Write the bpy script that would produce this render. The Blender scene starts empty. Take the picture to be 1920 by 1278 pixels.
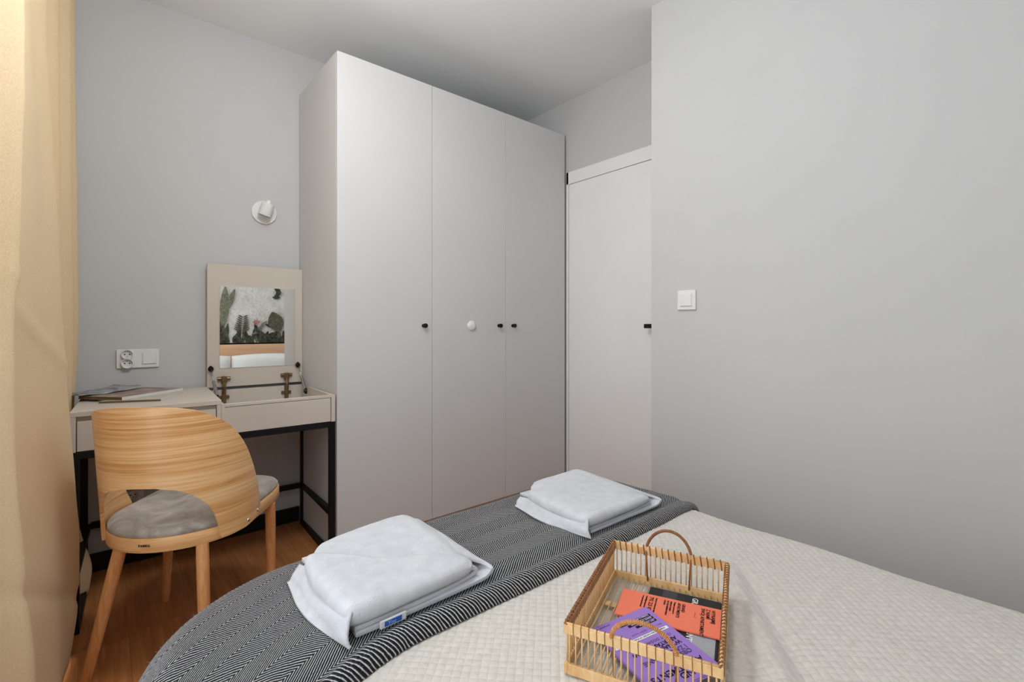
import bpy, math, random
from math import sin, cos, pi, radians, sqrt, atan2
from mathutils import Vector, Matrix, noise as mn

random.seed(7)
C = bpy.context.scene.collection
S = bpy.context.scene

# ------------------------------------------------------------------ camera
cd = bpy.data.cameras.new('camera')
cam = bpy.data.objects.new('camera', cd)
C.objects.link(cam)
cam.location = (0, 0, 1.08)
YAW = 0.8675
cam.rotation_euler = (pi / 2, 0, YAW - pi / 2)
cd.sensor_width = 36.0
cd.lens = 892.521 / 1920 * 36.0
cd.shift_y = -28.6 / 1920
cd.clip_start = 0.02
S.camera = cam

# ------------------------------------------------------------------ world, light, exposure
w = bpy.data.worlds.new('sky')
S.world = w
w.use_nodes = True
wn = w.node_tree.nodes
wl = w.node_tree.links
bg = wn['Background']
bg.inputs[0].default_value = (0.80, 0.88, 1.0, 1)
bg.inputs[1].default_value = 0.4


def area(name, loc, rot, sx, sy, power, col):
    l = bpy.data.lights.new(name, 'AREA')
    l.shape = 'RECTANGLE'
    l.size = sx
    l.size_y = sy
    l.energy = power
    l.color = col
    o = bpy.data.objects.new(name, l)
    C.objects.link(o)
    o.location = loc
    o.rotation_euler = rot
    return o


# daylight standing outside the balcony window, shining in along +X
area('window_daylight', (-0.85, 0.40, 1.40), (0, -pi / 2, radians(12)), 2.3, 1.9, 27, (0.94, 0.97, 1.0))
area('added_curtain_backlight', (-0.70, 2.15, 1.40), (0, -pi / 2, 0), 2.3, 1.0, 16, (1.0, 0.985, 0.96))  # added light behind the cloth, makes it glow and lifts the far wall
# an added fill globe hangs out of frame; its light sits in its builder
FILL_POWER = 30

S.view_settings.view_transform = 'Standard'
S.view_settings.look = 'None'
S.view_settings.gamma = 1.0
S.view_settings.use_curve_mapping = False
S.view_settings.exposure = 0.06


# ------------------------------------------------------------------ materials
def lin(r, g, b):
    f = lambda v: ((v / 255 + 0.055) / 1.055) ** 2.4 if v / 255 > 0.04045 else v / 255 / 12.92
    return (f(r), f(g), f(b), 1)


class NT:
    def __init__(s, name, rough=0.6, col=(200, 200, 200), spec=0.3, metal=0.0):
        s.m = bpy.data.materials.new(name)
        s.m.use_nodes = True
        s.n = s.m.node_tree.nodes
        s.l = s.m.node_tree.links
        s.b = s.n['Principled BSDF']
        s.b.inputs['Base Color'].default_value = lin(*col)
        s.b.inputs['Roughness'].default_value = rough
        s.b.inputs['Specular IOR Level'].default_value = spec
        s.b.inputs['Metallic'].default_value = metal

    def node(s, t, **k):
        n = s.n.new(t)
        for a, v in k.items():
            setattr(n, a, v)
        return n

    def inp(s, n, i, v):
        if hasattr(v, 'links') or isinstance(v, bpy.types.NodeSocket):
            s.l.new(v, n.inputs[i])
        else:
            n.inputs[i].default_value = v

    def math(s, op, a, b=0.0, c=0.0):
        n = s.node('ShaderNodeMath', operation=op)
        s.inp(n, 0, a)
        s.inp(n, 1, b)
        if op in ('MULTIPLY_ADD', 'WRAP', 'SMOOTH_MIN', 'COMPARE'):
            s.inp(n, 2, c)
        return n.outputs[0]

    def noise(s, vec, scale, detail=3, rough=0.5, dist=0.0):
        n = s.node('ShaderNodeTexNoise')
        s.inp(n, 'Vector', vec)
        n.inputs['Scale'].default_value = scale
        n.inputs['Detail'].default_value = detail
        n.inputs['Roughness'].default_value = rough
        n.inputs['Distortion'].default_value = dist
        return n.outputs[0]

    def mapping(s, vec, scale=(1, 1, 1), rot=(0, 0, 0), loc=(0, 0, 0)):
        n = s.node('ShaderNodeMapping')
        s.inp(n, 'Vector', vec)
        n.inputs['Scale'].default_value = scale
        n.inputs['Rotation'].default_value = rot
        n.inputs['Location'].default_value = loc
        return n.outputs[0]

    def coord(s, which='Object'):
        return s.node('ShaderNodeTexCoord').outputs[which]

    def ramp(s, fac, stops, interp='LINEAR'):
        n = s.node('ShaderNodeValToRGB')
        n.color_ramp.interpolation = interp
        e = n.color_ramp.elements
        while len(e) < len(stops):
            e.new(0.5)
        for i, (p, c) in enumerate(stops):
            e[i].position = p
            e[i].color = lin(*c)
        s.inp(n, 0, fac)
        return n.outputs[0]

    def mix(s, fac, a, b, mode='MIX'):
        n = s.node('ShaderNodeMix', data_type='RGBA', blend_type=mode)
        s.inp(n, 0, fac)
        s.inp(n, 6, a if not isinstance(a, tuple) or len(a) == 4 else lin(*a))
        s.inp(n, 7, b if not isinstance(b, tuple) or len(b) == 4 else lin(*b))
        return n.outputs[2]

    def col(s, c):
        s.l.new(c, s.b.inputs['Base Color'])

    def bump(s, h, strength=0.3, dist=0.002):
        n = s.node('ShaderNodeBump')
        n.inputs['Strength'].default_value = strength
        n.inputs['Distance'].default_value = dist
        s.l.new(h, n.inputs['Height'])
        s.l.new(n.outputs[0], s.b.inputs['Normal'])


def paint(name, col, rough=0.85, spec=0.2, var=0.03, bump=0.05):
    t = NT(name, rough, col, spec)
    v = t.coord()
    n = t.noise(v, 3.0, 4)
    c = tuple(max(0, min(255, x)) for x in col)
    lo = tuple(x * (1 - var) for x in c)
    hi = tuple(min(255, x * (1 + var)) for x in c)
    t.col(t.ramp(n, [(0.3, lo), (0.7, hi)]))
    if bump:
        t.bump(t.noise(v, 260.0, 2), bump, 0.001)
    return t.m


def metal(name, col, rough=0.35):
    t = NT(name, rough, col, 0.5, 1.0)
    t.l.new(t.math('MULTIPLY_ADD', t.noise(t.coord(), 90, 2), 0.2, rough - 0.1), t.b.inputs['Roughness'])
    return t.m


M = {}
M['wall'] = paint('wall_grey_paint', (196, 196, 196), var=.005)
M['ceiling'] = paint('ceiling_paint', (238, 239, 240), var=.004)
M['wardrobe'] = paint('greige_lacquer', (205, 204, 203), 0.5, 0.3, 0.005, 0)
M['door'] = paint('white_door_lacquer', (232, 232, 231), 0.45, 0.35, 0.006, 0)
M['white_panel'] = paint('white_panel_paint', (250, 250, 249), 0.5, 0.3, 0.003, 0)
M['desk'] = paint('beige_lacquer', (203, 193, 182), 0.55, 0.3, 0.01, 0)
M['gap'] = paint('dark_gap', (60, 52, 44), 0.9, 0.1, 0.01, 0)
M['black'] = paint('black_powder_coat', (14, 14, 15), 0.5, 0.3, 0.05, 0.1)
M['baseboard'] = paint('black_baseboard', (16, 17, 18), 0.5, 0.3, 0.05, 0)
M['plastic'] = paint('white_plastic', (226, 226, 224), 0.35, 0.4, 0.005, 0)
M['hole'] = paint('socket_hole', (8, 8, 8), 0.9, 0.1, 0.01, 0)
M['bronze'] = metal('bronze_hinge_metal', (132, 112, 86), 0.35)
M['steel'] = metal('brushed_steel', (170, 172, 172), 0.3)
M['darkmetal'] = metal('dark_metal', (52, 48, 44), 0.45)
M['chrome'] = metal('chrome', (225, 222, 215), 0.15)
t = NT('mirror', 0.01, (242, 244, 243), 0.5, 1.0)
t.l.new(t.math('MULTIPLY', t.noise(t.coord(), 5, 1), 0.012), t.b.inputs['Roughness'])
M['mirror'] = t.m


def wood(name, cols, vec='UV', scale=(6, 90, 6), rough=0.45, spec=0.35, band=1.0, dist=1.2, coat=0.0):
    t = NT(name, rough, cols[0], spec)
    oi = t.node('ShaderNodeObjectInfo').outputs['Random']
    base = t.coord(vec)
    off = t.node('ShaderNodeCombineXYZ')
    t.l.new(t.math('MULTIPLY', oi, 37.0), off.inputs[0])
    t.l.new(t.math('MULTIPLY', oi, 11.0), off.inputs[1])
    ad = t.node('ShaderNodeVectorMath', operation='ADD')
    t.l.new(base, ad.inputs[0])
    t.l.new(off.outputs[0], ad.inputs[1])
    v = ad.outputs[0]
    n1 = t.noise(t.mapping(v, scale), 1.0, 5, 0.62, dist)
    n2 = t.noise(t.mapping(v, tuple(x * 5 for x in scale)), 1.0, 3, 0.5, 0.3)
    n3 = t.noise(t.mapping(v, tuple(x * 0.28 for x in scale)), 1.0, 2, 0.5, 0.6)
    f = t.math('ADD', t.math('MULTIPLY', n1, 0.62 * band), t.math('ADD', t.math('MULTIPLY', n2, 0.22), t.math('MULTIPLY', n3, 0.42)))
    k = len(cols) - 1
    c = t.ramp(f, [(0.38 + 0.46 * i / k, cols[i]) for i in range(k + 1)])
    t.col(c)
    t.bump(n2, 0.12, 0.0006)
    t.b.inputs['Coat Weight'].default_value = coat
    t.b.inputs['Coat Roughness'].default_value = 0.32
    return t.m


M['oak'] = wood('oak_veneer', [(156, 92, 42), (212, 152, 88), (238, 190, 132), (248, 216, 172)], 'UV', (1.3, 66, 1), 0.36, 0.5, 1.0, 1.6, coat=0.9)
M['leg_wood'] = wood('oak_solid', [(178, 114, 66), (210, 148, 94), (228, 174, 120)], 'Object', (60, 60, 5), 0.42, 0.4)
M['ring_wood'] = wood('oak_bentwood', [(196, 138, 82), (222, 172, 116), (238, 198, 148)], 'UV', (4, 110, 1), 0.4, 0.45)
M['floor'] = wood('plank_oak', [(128, 74, 38), (160, 100, 56), (182, 120, 70), (200, 138, 86)], 'Object', (55, 3.2, 1), 0.36, 0.4, 1.0, 0.8)
M['headwood'] = wood('headboard_wood', [(206, 156, 118), (220, 174, 138), (230, 188, 154)], 'Object', (4, 1, 60), 0.5, 0.3)
M['bamboo'] = wood('bamboo', [(196, 146, 88), (224, 184, 130), (238, 208, 162)], 'Object', (40, 40, 12), 0.45, 0.35)
M['rattan'] = wood('rattan_cane', [(96, 54, 30), (142, 90, 54), (176, 122, 80)], 'Object', (80, 80, 80), 0.45, 0.35)

M['cane'] = wood('honey_cane', [(176, 112, 58), (210, 150, 90), (226, 176, 116)], 'Object', (80, 80, 80), 0.4, 0.4)
t = NT('seat_velvet', 0.85, (150, 140, 130), 0.2)
v = t.coord()
n = t.noise(v, 9, 4, 0.6, 1.2)
t.col(t.ramp(n, [(0.30, (134, 124, 114)), (0.52, (164, 155, 145)), (0.72, (194, 186, 178))]))
t.b.inputs['Sheen Weight'].default_value = 0.35
t.bump(t.noise(v, 500, 2), 0.2, 0.0006)
M['velvet'] = t.m

t = NT('curtain_cloth', 0.9, (214, 186, 140), 0.15)
v = t.coord()
n = t.noise(v, 420, 2, 0.6)
n2 = t.noise(t.mapping(v, (2, 2, 0.6)), 2.0, 3)
t.col(t.mix(t.math('MULTIPLY', n2, 0.35), t.ramp(n, [(0.3, (212, 186, 146)), (0.7, (236, 216, 180))]), (236, 214, 176)))
t.b.inputs['Sheen Weight'].default_value = 0.08
t.bump(n, 0.35, 0.0012)
tr_ = t.node('ShaderNodeBsdfTranslucent')
tr_.inputs[0].default_value = lin(240, 218, 182)
mx_ = t.node('ShaderNodeMixShader')
mx_.inputs[0].default_value = 0.16
t.l.new(t.b.outputs[0], mx_.inputs[1])
t.l.new(tr_.outputs[0], mx_.inputs[2])
t.l.new(mx_.outputs[0], t.n['Material Output'].inputs[0])
M['curtain'] = t.m

t = NT('quilted_cotton', 0.85, (208, 203, 195), 0.2)
v = t.coord()
t.col(t.ramp(t.noise(v, 60, 4, 0.6), [(0.3, (200, 194, 185)), (0.7, (215, 210, 202))]))
t.b.inputs['Sheen Weight'].default_value = 0.2
sq = t.node('ShaderNodeSeparateXYZ')
t.l.new(v, sq.inputs[0])
def stitch(a_):
    fr = t.math('FRACT', t.math('MULTIPLY', a_, .70711 / .0158))
    dd = t.math('MINIMUM', fr, t.math('SUBTRACT', 1.0, fr))
    return t.math('MINIMUM', t.math('MULTIPLY', dd, 7.0), 1.0)
qa = stitch(t.math('ADD', t.math('ADD', sq.outputs[0], sq.outputs[1]), 10 * .0158 / .70711))
qb = stitch(t.math('ADD', t.math('SUBTRACT', sq.outputs[0], sq.outputs[1]), 200 * .0158 / .70711))
hq = t.math('MULTIPLY', t.math('POWER', qa, .6), t.math('POWER', qb, .6))
hq = t.math('ADD', hq, t.math('MULTIPLY', t.noise(v, 900, 2), .25))
t.bump(hq, 0.55, 0.0010)
M['quilt'] = t.m

t = NT('white_terry', 0.95, (226, 228, 232), 0.1)
v = t.coord()
n = t.noise(v, 330, 3, 0.75)
t.col(t.ramp(t.noise(v, 30, 3), [(0.3, (212, 215, 222)), (0.7, (226, 228, 233))]))
t.b.inputs['Sheen Weight'].default_value = 0.3
t.bump(n, 0.9, 0.0034)
M['terry'] = t.m
t = NT('white_cotton', 0.9, (232, 232, 230), 0.1)
t.bump(t.noise(t.coord(), 600, 2), 0.2, 0.0006)
M['linen'] = t.m

# herringbone wool: UV is cloth metres; bands run along U
t = NT('herringbone_wool', 0.95, (40, 40, 46), 0.1)
uv = t.coord('UV')
wob = t.noise(uv, 26, 2)
sp = t.node('ShaderNodeSeparateXYZ')
t.l.new(uv, sp.inputs[0])
u_, v_ = sp.outputs[0], sp.outputs[1]
vv = t.math('ADD', v_, t.math('MULTIPLY', t.math('SUBTRACT', wob, 0.5), 0.006))
tri = t.math('PINGPONG', vv, 0.055)
ph = t.math('ADD', u_, t.math('MULTIPLY', tri, 1.3))
ph = t.math('ADD', ph, t.math('MULTIPLY', t.math('SUBTRACT', wob, 0.5), 0.004))
st = t.math('SINE', t.math('MULTIPLY', ph, 2 * pi / 0.0084))
fz = t.noise(uv, 1400, 2, 0.7)
fz2 = t.noise(uv, 260, 3, 0.7)
val = t.math('ADD', st, t.math('MULTIPLY', t.math('SUBTRACT', fz, 0.5), 1.5))
val = t.math('ADD', val, t.math('MULTIPLY', t.math('SUBTRACT', fz2, 0.5), 1.2))
val = t.math('MULTIPLY_ADD', val, 0.5, 0.5)
t.col(t.ramp(val, [(0.49, (13, 14, 21)), (0.70, (58, 60, 70)), (0.88, (192, 192, 192)), (1.0, (224, 223, 221))]))
t.b.inputs['Sheen Weight'].default_value = 0.12
t.bump(t.math('ADD', st, t.math('MULTIPLY', fz, 1.5)), 0.7, 0.0014)
M['wool'] = t.m


def flat(name, col, rough=0.6, spec=0.2):
    t = NT(name, rough, col, spec)
    t.col(t.ramp(t.noise(t.coord(), 40, 2), [(0.3, tuple(x * 0.985 for x in col)), (0.7, col)]))
    return t.m


M['orange'] = flat('orange_card', (240, 128, 100))
M['purple'] = flat('purple_card', (156, 122, 198))
M['blackcard'] = flat('black_card', (44, 45, 47), 0.5)
M['greycard'] = flat('grey_card', (168, 170, 176), 0.5)
M['darkgrey'] = flat('dark_grey_card', (66, 67, 72), 0.5)
M['ink'] = flat('black_ink', (22, 18, 26))
M['redink'] = flat('red_ink', (110, 36, 60))
M['whiteink'] = flat('white_ink', (236, 236, 236))
M['bluetag'] = flat('blue_tag', (52, 106, 190))
M['tagtext'] = flat('tag_text', (150, 180, 225))
M['paper'] = flat('paper_edge', (214, 204, 190))
M['spine'] = flat('paper_spine', (226, 224, 218), 0.4)
M['paperdark'] = flat('page_edge_tan', (126, 104, 74))
t = NT('glossy_cover', 0.5, (120, 100, 90), 0.5)
v = t.coord()
t.col(t.ramp(t.noise(v, 11, 4, 0.6, 0.6), [(0.3, (110, 92, 86)), (0.45, (146, 124, 114)), (0.6, (170, 154, 146)), (0.8, (120, 114, 118))]))
M['cover'] = t.m
t = NT('silver_cover', 0.4, (150, 152, 156), 0.5)
v = t.coord()
t.col(t.ramp(t.noise(v, 16, 3, 0.6, 0.8), [(0.3, (84, 86, 92)), (0.5, (146, 148, 152)), (0.7, (196, 196, 196))]))
M['cover2'] = t.m
M['coverpale'] = flat('pale_cover', (186, 182, 166), 0.35)
t = NT('mural_plaster', 0.9, (190, 188, 182), 0.1)
v = t.coord()
a = t.noise(v, 7, 5, 0.65)
b = t.noise(v, 46, 4, 0.75)
t.col(t.mix(t.math('MULTIPLY', b, 0.8), t.ramp(a, [(0.35, (186, 184, 178)), (0.6, (224, 221, 215))]),
            t.ramp(b, [(0.36, (110, 106, 100)), (0.47, (212, 208, 203)), (0.7, (230, 227, 222))])))
M['mural'] = t.m


def leafmat(name, a, b):
    t = NT(name, 0.9, a, 0.1)
    t.col(t.ramp(t.noise(t.coord(), 38, 4, 0.7), [(0.35, a), (0.65, b)]))
    return t.m


M['leaf1'] = leafmat('sage_print', (92, 94, 76), (140, 141, 120))
M['leaf2'] = leafmat('deep_green_print', (36, 39, 34), (90, 92, 80))
M['leaf3'] = leafmat('olive_print', (68, 70, 56), (112, 112, 94))
M['flower'] = leafmat('pink_print', (140, 86, 80), (190, 140, 132))
t = NT('glass', 0.02, (255, 255, 255), 0.5)
t.b.inputs['Transmission Weight'].default_value = 1.0
t.b.inputs['IOR'].default_value = 1.02
M['glass'] = t.m


# ------------------------------------------------------------------ mesh helpers
def mesh(name, vs, fs, mat, parent=None, uvs=None, smooth=False, label=None):
    me = bpy.data.meshes.new(name)
    me.from_pydata([tuple(v) for v in vs], [], fs)
    if uvs is not None:
        ul = me.uv_layers.new(name='UVMap')
        for lp in me.loops:
            ul.data[lp.index].uv = uvs[lp.vertex_index]
    if smooth:
        me.polygons.foreach_set('use_smooth', [True] * len(me.polygons))
    me.materials.append(mat)
    me.update()
    o = bpy.data.objects.new(name, me)
    C.objects.link(o)
    if parent is not None:
        o.parent = parent
    if label:
        o['label'] = label
    return o


def thing(name, label, cat, loc=(0, 0, 0), rz=0.0, group=None):
    o = bpy.data.objects.new(name, None)
    o.empty_display_size = 0.05
    C.objects.link(o)
    o.location = loc
    o.rotation_euler = (0, 0, rz)
    o['label'] = label
    o['category'] = cat
    if group:
        o['group'] = group
    return o


def struct(o, label=None):
    o['kind'] = 'structure'
    if label:
        o['label'] = label
    return o


class B:
    """collects shapes for one mesh"""

    def __init__(s):
        s.v, s.f, s.uv = [], [], []

    def add(s, vs, fs, uv=None):
        k = len(s.v)
        s.v += [tuple(v) for v in vs]
        s.f += [tuple(i + k for i in f) for f in fs]
        s.uv += uv if uv else [(0, 0)] * len(vs)

    def box(s, x0, x1, y0, y1, z0, z1, bev=0.0):
        if bev <= 0:
            vs = [(x, y, z) for z in (z0, z1) for y in (y0, y1) for x in (x0, x1)]
            s.add(vs, [(0, 2, 3, 1), (4, 5, 7, 6), (0, 1, 5, 4), (2, 6, 7, 3), (0, 4, 6, 2), (1, 3, 7, 5)])
            return
        b = min(bev, (x1 - x0) * .49, (y1 - y0) * .49, (z1 - z0) * .49)
        # chamfered box: 24 verts
        vs, idx = [], {}
        X = (x0, x1); Y = (y0, y1); Z = (z0, z1)
        for i in (0, 1):
            for j in (0, 1):
                for k in (0, 1):
                    sx = b if i == 0 else -b; sy = b if j == 0 else -b; sz = b if k == 0 else -b
                    for a, p in (('x', (X[i], Y[j] + sy, Z[k] + sz)), ('y', (X[i] + sx, Y[j], Z[k] + sz)), ('z', (X[i] + sx, Y[j] + sy, Z[k]))):
                        idx[(i, j, k, a)] = len(vs)
                        vs.append(p)
        g = lambda i, j, k, a: idx[(i, j, k, a)]
        F = []
        for i in (0, 1):
            q = [g(i, 0, 0, 'x'), g(i, 1, 0, 'x'), g(i, 1, 1, 'x'), g(i, 0, 1, 'x')]
            F.append(q if i else q[::-1])
            q = [g(0, i, 0, 'y'), g(1, i, 0, 'y'), g(1, i, 1, 'y'), g(0, i, 1, 'y')]
            F.append(q[::-1] if i else q)
            q = [g(0, 0, i, 'z'), g(1, 0, i, 'z'), g(1, 1, i, 'z'), g(0, 1, i, 'z')]
            F.append(q if i else q[::-1])
        for a_ in (0, 1):
            for b_ in (0, 1):
                F.append([g(a_, b_, 0, 'x'), g(a_, b_, 0, 'y'), g(a_, b_, 1, 'y'), g(a_, b_, 1, 'x')])
                F.append([g(a_, 0, b_, 'x'), g(a_, 0, b_, 'z'), g(a_, 1, b_, 'z'), g(a_, 1, b_, 'x')])
                F.append([g(0, a_, b_, 'y'), g(0, a_, b_, 'z'), g(1, a_, b_, 'z'), g(1, a_, b_, 'y')])
        for i in (0, 1):
            for j in (0, 1):
                for k in (0, 1):
                    F.append([g(i, j, k, 'x'), g(i, j, k, 'y'), g(i, j, k, 'z')])
        ctr = Vector(((x0 + x1) / 2, (y0 + y1) / 2, (z0 + z1) / 2))
        out = []
        for f in F:
            p = [Vector(vs[i]) for i in f]
            n = (p[1] - p[0]).cross(p[2] - p[0])
            cen = sum(p, Vector()) / len(p)
            out.append(tuple(f) if n.dot(cen - ctr) > 0 else tuple(f[::-1]))
        s.add(vs, out)

    def tube(s, pts, r, n=8, closed=False, caps=True):
        pts = [Vector(p) for p in pts]
        m = len(pts)
        rs = r if isinstance(r, (list, tuple)) else [r] * m
        vs, uv = [], []
        prev = None
        L = 0
        for i, p in enumerate(pts):
            if closed:
                d = pts[(i + 1) % m] - pts[i - 1]
            else:
                d = pts[min(i + 1, m - 1)] - pts[max(i - 1, 0)]
            d.normalize()
            if prev is None:
                a = Vector((0, 0, 1)) if abs(d.z) < 0.9 else Vector((1, 0, 0))
                u = d.cross(a).normalized()
            else:
                u = (prev - d * prev.dot(d)).normalized()
            prev = u
            w_ = d.cross(u)
            if i:
                L += (pts[i] - pts[i - 1]).length
            for k in range(n):
                an = 2 * pi * k / n
                vs.append(p + (u * cos(an) + w_ * sin(an)) * rs[i])
                uv.append((L, k / n * 2 * pi * rs[i]))
        fs = []
        for i in range(m if closed else m - 1):
            for k in range(n):
                a = i * n + k
                b = i * n + (k + 1) % n
                c_ = ((i + 1) % m) * n + (k + 1) % n
                d_ = ((i + 1) % m) * n + k
                fs.append((a, b, c_, d_))
        if caps and not closed:
            fs.append(tuple(range(n))[::-1])
            fs.append(tuple((m - 1) * n + k for k in range(n)))
        s.add(vs, fs, uv)

    def lathe(s, prof, loc=(0, 0, 0), axis=(0, 0, 1), n=24, caps=True):
        ax = Vector(axis).normalized()
        a = Vector((0, 0, 1)) if abs(ax.z) < 0.9 else Vector((1, 0, 0))
        u = ax.cross(a).normalized()
        w_ = ax.cross(u)
        loc = Vector(loc)
        vs = []
        for (r, h) in prof:
            for k in range(n):
                an = 2 * pi * k / n
                vs.append(loc + ax * h + (u * cos(an) + w_ * sin(an)) * max(r, 1e-5))
        fs = []
        for i in range(len(prof) - 1):
            for k in range(n):
                fs.append((i * n + k, i * n + (k + 1) % n, (i + 1) * n + (k + 1) % n, (i + 1) * n + k))
        if caps:
            fs.append(tuple(range(n))[::-1])
            fs.append(tuple((len(prof) - 1) * n + k for k in range(n)))
        s.add(vs, fs)

    def prism(s, poly, z0, z1, bev=0.0):
        n = len(poly)
        if bev > 0:
            c_ = Vector((sum(p[0] for p in poly) / n, sum(p[1] for p in poly) / n))
            sc = lambda p, k: (p[0] + (c_.x - p[0]) / max(1e-6, (Vector(p) - c_).length) * k, p[1] + (c_.y - p[1]) / max(1e-6, (Vector(p) - c_).length) * k)
            rings = [([sc(p, bev) for p in poly], z0), (poly, z0 + bev), (poly, z1 - bev), ([sc(p, bev) for p in poly], z1)]
        else:
            rings = [(poly, z0), (poly, z1)]
        vs = [(p[0], p[1], z) for r, z in rings for p in r]
        fs = []
        for i in range(len(rings) - 1):
            for k in range(n):
                fs.append((i * n + k, i * n + (k + 1) % n, (i + 1) * n + (k + 1) % n, (i + 1) * n + k))
        fs.append(tuple(range(n))[::-1])
        fs.append(tuple((len(rings) - 1) * n + k for k in range(n)))
        s.add(vs, fs)

    def build(s, name, mat, parent=None, smooth=False, label=None, uv=False):
        o = mesh(name, s.v, s.f, mat, parent, s.uv if uv else None, smooth, label)
        return o


def box(name, mat, parent, x0, x1, y0, y1, z0, z1, bev=0.0, label=None):
    b = B()
    b.box(x0, x1, y0, y1, z0, z1, bev)
    return b.build(name, mat, parent, False, label)


def auto_smooth(o, ang=40):
    for p in o.data.polygons:
        p.use_smooth = True
    try:
        o.data.set_sharp_from_angle(angle=radians(ang))
    except Exception:
        pass
    return o


def interp(tab, x):
    if x <= tab[0][0]:
        return tab[0][1]
    for (a, b), (c_, d) in zip(tab, tab[1:]):
        if x <= c_:
            return b + (d - b) * (x - a) / (c_ - a)
    return tab[-1][1]


def smoothi(tab, x):
    """catmull-rom through a table of (x, y)"""
    n = len(tab)
    if x <= tab[0][0]:
        return tab[0][1]
    if x >= tab[-1][0]:
        return tab[-1][1]
    for i in range(n - 1):
        if x <= tab[i + 1][0]:
            break
    x0, y0 = tab[i]
    x1, y1 = tab[i + 1]
    def slope(j):
        if j == 0 or j == n - 1:
            return 0.0
        return (tab[j + 1][1] - tab[j - 1][1]) / (tab[j + 1][0] - tab[j - 1][0])
    h = x1 - x0
    tt = (x - x0) / h
    m0, m1 = slope(i) * h, slope(i + 1) * h
    return (2 * tt ** 3 - 3 * tt ** 2 + 1) * y0 + (tt ** 3 - 2 * tt ** 2 + tt) * m0 + (-2 * tt ** 3 + 3 * tt ** 2) * y1 + (tt ** 3 - tt ** 2) * m1


def text_mesh(name, body, size, mat, parent, origin, xdir, ydir, align='LEFT', weight=0.0, thick=0.0003, spacing=1.0, outline=False):
    """flat lettering: origin, unit vectors of the line and of its up direction"""
    cu = bpy.data.curves.new(name, 'FONT')
    cu.body = body
    cu.size = size
    cu.align_x = align
    cu.offset = weight
    cu.space_character = spacing
    cu.extrude = thick
    cu.resolution_u = 3
    if outline:
        cu.fill_mode = 'NONE'
        cu.extrude = 0
        cu.bevel_depth = size * 0.018
        cu.bevel_resolution = 0
    tmp = bpy.data.objects.new(name, cu)
    C.objects.link(tmp)
    dg = bpy.context.evaluated_depsgraph_get()
    dg.update()
    me = bpy.data.meshes.new_from_object(tmp.evaluated_get(dg))
    bpy.data.objects.remove(tmp)
    X = Vector(xdir).normalized()
    Y = Vector(ydir).normalized()
    Z = X.cross(Y)
    mt = Matrix.Identity(4)
    for i in range(3):
        mt[i][0], mt[i][1], mt[i][2], mt[i][3] = X[i], Y[i], Z[i], origin[i]
    me.transform(mt)
    me.materials.clear()
    me.materials.append(mat)
    o = bpy.data.objects.new(name, me)
    C.objects.link(o)
    o.parent = parent
    return o


# ================================================================== ROOM SHELL
XW, XD, XR = -0.42, 2.3632, 1.966     # window wall, door wall, right-hand wall
YA, YB, YC = 2.7921, -0.85, 1.295     # desk wall, back wall, corner of the recess
ZC = 2.5911
fl = struct(box('floor', M['gap'], None, XW - 0.1, XD + 0.1, YB - 0.1, YA + 0.1, -0.12, -0.014))
# planks, running along Y
pw, pl = 0.187, 1.25
k = 0
x = -0.132 - 2 * pw
rnd = random.Random(3)
while x < XD:
    y = YB - rnd.random() * pl
    if abs(x - (-0.132)) < 0.01:
        y = 2.12 - 3 * pl
    while y < YA:
        a, b_ = max(y, YB), min(y + pl, YA)
        c0, c1 = max(x, XW), min(x + pw, XD)
        if b_ - a > 0.03 and c1 - c0 > 0.02:
            pb = B()
            pb.box(c0 - (c0 + c1) / 2 + .0002, c1 - (c0 + c1) / 2 - .0002, a - (a + b_) / 2 + .0002, b_ - (a + b_) / 2 - .0002, -0.014, 0.0, 0.0004)
            p = pb.build('plank', M['floor'], fl)
            p.location = ((c0 + c1) / 2, (a + b_) / 2, 0)
            k += 1
        y += pl
    x += pw

struct(box('ceiling', M['ceiling'], None, XW - 0.1, XD + 0.1, YB - 0.1, YA + 0.1, ZC, ZC + 0.12))
struct(box('wall_far', M['wall'], None, XW - 0.1, XD + 0.1, YA, YA + 0.1, 0, ZC), 'grey painted wall behind the dressing table and wardrobe')
struct(box('wall_right', M['wall'], None, XR, XR + 0.1, YB, YC - 0.1, 0, ZC), 'grey painted wall beside the bed')
struct(box('wall_recess', M['wall'], None, XR, XD + 0.1, YC - 0.1, YC, 0, ZC))
struct(box('wall_back', M['wall'], None, XW - 0.1, XR + 0.1, YB - 0.1, YB, 0, ZC))
# door wall with an opening for the door
DY0, DY1, DZ = 1.375, 2.195, 2.085
wd = B()
wd.box(XD, XD + 0.1, DY1, YA, 0, ZC)
wd.box(XD, XD + 0.1, DY0, DY1, DZ, ZC)
wd.box(XD, XD + 0.1, YC, DY0, 0, ZC)
struct(wd.build('wall_door_side', M['wall']))
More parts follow.
